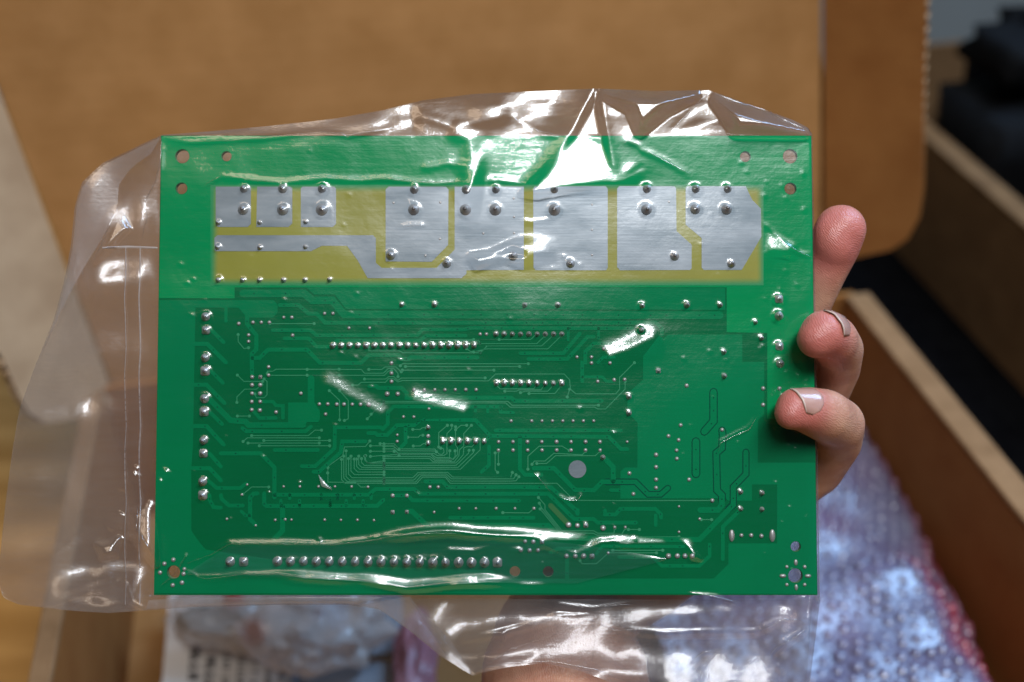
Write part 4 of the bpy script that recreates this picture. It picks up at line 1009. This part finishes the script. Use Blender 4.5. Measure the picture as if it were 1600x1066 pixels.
patch('loose_layer', ([(640, 936), (800, 936), (1000, 937), (1270, 937)], [(700, 1030), (740, 1052), (850, 1034), (905, 1046), (1040, 1080), (1258, 1088)]), 0.8, M['film_tail'], 60)

# ================================================================== the hand behind the board
def PW(px, py, z): return Vector(P(px, py, z)) * 0.001          # board frame, metres
FING = {
 'index': [((1313, 359, -9), 8.1), ((1303, 385, -11), 8.2), ((1285, 425, -14), 7.6), ((1262, 475, -19), 7.6), ((1225, 560, -27), 8.6), ((1150, 700, -38), 10)],
 'middle': [((1287, 521, 9), 7.1), ((1300, 530, 3), 7.7), ((1309, 546, -6), 7.9), ((1305, 575, -15), 7.9), ((1282, 620, -26), 8.6), ((1130, 760, -42), 10.5)],
 'ring': [((1243, 636, 8.5), 5.9), ((1262, 641, 7), 7.2), ((1288, 649, 2), 8.2), ((1309, 662, -6), 8.3), ((1307, 690, -16), 8.0), ((1275, 735, -28), 8.6), ((1120, 830, -44), 10.5)],
 'little': [((1120, 780, -20), 6.2), ((1160, 790, -28), 6.8), ((1190, 815, -36), 7.2), ((1110, 880, -46), 9)],
 'thumb': [((860, 650, -24), 8.0), ((880, 690, -28), 9.2), ((905, 760, -34), 9.6), ((930, 850, -42), 12)],
}
PALM = [[((1150, 700, -38), 10.5), ((1060, 800, -46), 14), ((950, 900, -48), 17), ((880, 960, -42), 18.5)], [((1125, 770, -44), 11.5), ((1030, 850, -48), 15), ((900, 950, -46), 18)],
        [((1110, 850, -46), 11), ((1010, 900, -50), 15), ((890, 960, -44), 18)], [((930, 850, -42), 13), ((900, 910, -44), 16), ((875, 965, -40), 18)]]
ARM = [((880, 958, -38), 19), ((878, 1005, -34), 23.5), ((882, 1060, -33), 28), ((887, 1140, -26), 31), ((892, 1300, -10), 34), ((900, 1500, 6), 37)]
TIPS = [tuple(PW(1305, 372, -4)), tuple(PW(1272, 530, 12)), tuple(PW(1230, 642, 12))]
M['skin'] = skin_mat()
bm = bmesh.new()
def sphere(c, r, sc=(1, 1, 1)):
    g = bmesh.ops.create_icosphere(bm, subdivisions=3, radius=r)
    for v in g['verts']: v.co = Vector((v.co.x * sc[0], v.co.y * sc[1], v.co.z * sc[2])) + c
def tube(c0, r0, c1, r1, n=20):
    d = c1 - c0; q = d.to_track_quat('Z', 'Y'); rings = []
    for (c, r) in ((c0, r0), (c1, r1)):
        rings.append([bm.verts.new(c + q @ Vector((r * math.cos(2 * math.pi * k / n), r * math.sin(2 * math.pi * k / n), 0))) for k in range(n)])
    for k in range(n): bm.faces.new((rings[0][k], rings[0][(k + 1) % n], rings[1][(k + 1) % n], rings[1][k]))
    bm.faces.new(rings[0][::-1]); bm.faces.new(rings[1])
def chain(ch):
    pts = [(PW(*p), r * 0.001) for p, r in ch]
    for p, r in pts: sphere(p, r)
    for (a, ra), (b, rb_) in zip(pts, pts[1:]): tube(a, ra * 0.995, b, rb_ * 0.995)
for c in FING.values(): chain(c)
for c in PALM: chain(c)
chain(ARM)
sphere(PW(1303, 374, -7.5), 0.0072, (0.95, 1.3, 0.9))                     # finger pulps
sphere(PW(1276, 530, 10), 0.0060); sphere(PW(1236, 646, 9.5), 0.0052)
me = bpy.data.meshes.new('person'); bm.to_mesh(me); bm.free()
t = bpy.data.objects.new('person_tmp', me); COL.objects.link(t)
rm = t.modifiers.new('r', 'REMESH'); rm.mode = 'VOXEL'; rm.voxel_size = 0.0009; rm.use_smooth_shade = True
sm = t.modifiers.new('s', 'SMOOTH'); sm.factor = 0.5; sm.iterations = 22
hm = bpy.data.meshes.new_from_object(t.evaluated_get(bpy.context.evaluated_depsgraph_get()))
COL.objects.unlink(t); bpy.data.objects.remove(t)
hm.name = 'person'; hm.materials.clear(); hm.materials.append(M['skin'])
hm.polygons.foreach_set('use_smooth', [True] * len(hm.polygons))
hand = bpy.data.objects.new('person', hm); COL.objects.link(hand); hand.matrix_world = BM
tag(hand, 'bare hand and wrist holding the bagged board, fingertips curled round its right edge', 'person')

def nail_mats():
    m, nt, b = new_mat('fingernail')
    c, h = noise_ramp(nt, 220, (0.42, 0.24, 0.205), (0.50, 0.295, 0.25), 0.3, 0.7)
    nt.links.new(c, b.inputs['Base Color']); b.inputs['Roughness'].default_value = 0.22; b.inputs['Coat Weight'].default_value = 0.4; b.inputs['Subsurface Weight'].default_value = 0.15
    b.inputs['Subsurface Radius'].default_value = (0.002, 0.001, 0.0006)
    m2, nt2, b2_ = new_mat('nail_free_edge'); b2_.inputs['Base Color'].default_value = (0.56, 0.45, 0.39, 1); b2_.inputs['Roughness'].default_value = 0.35
    return m, m2
M['nail'], M['nail_edge'] = nail_mats()
bvh = BVHTree.FromObject(hand, bpy.context.evaluated_depsgraph_get())
camL = BMI @ CAM
def nail(free, root, lift):
    """nail plate laid on the fingertip: free and root are rails of photo pixels, found on the skin by ray"""
    na, nb = 14, 12; V = []; Fc = []
    f, r = np.array(free, float), np.array(root, float)
    def at(rail, t):
        L = np.linspace(0, 1, len(rail)); return np.array([np.interp(t, L, rail[:, 0]), np.interp(t, L, rail[:, 1])])
    for j in range(nb + 1):
        for i in range(na + 1):
            q = at(f, i / na) * (1 - j / nb) + at(r, i / na) * (j / nb)
            d = (PW(q[0], q[1], 0) - camL).normalized()
            hit = bvh.ray_cast(camL, d)
            p = hit[0] if hit[0] else PW(q[0], q[1], 0); n = hit[1] if hit[0] else -d
            e = min(i, na - i) / (na / 2); l = lift * (1 - j / nb) + 0.00025
            V.append(p + n * (l * min(1, 0.25 + 2.2 * e) if j < nb else -0.0001))
    for j in range(nb):
        for i in range(na): k = j * (na + 1) + i; Fc.append((k, k + 1, k + na + 2, k + na + 1))
    o = mesh_obj('fingernail', V, Fc, M['nail'], smooth=True); o.parent = hand
    o.data.materials.append(M['nail_edge'])
    for pl in o.data.polygons:
        if pl.index < na: pl.material_index = 1
    so = o.modifiers.new('thickness', 'SOLIDIFY'); so.thickness = 0.0004; so.offset = -1
nail([(1233, 607), (1244, 614), (1253, 626), (1260, 646)], [(1256, 605), (1276, 608), (1287, 618), (1289, 632), (1283, 643), (1270, 649)], 0.0003)
nail([(1284, 485), (1302, 493), (1313, 507), (1318, 526)], [(1302, 486), (1320, 494), (1329, 509), (1328, 525)], 0.0006)
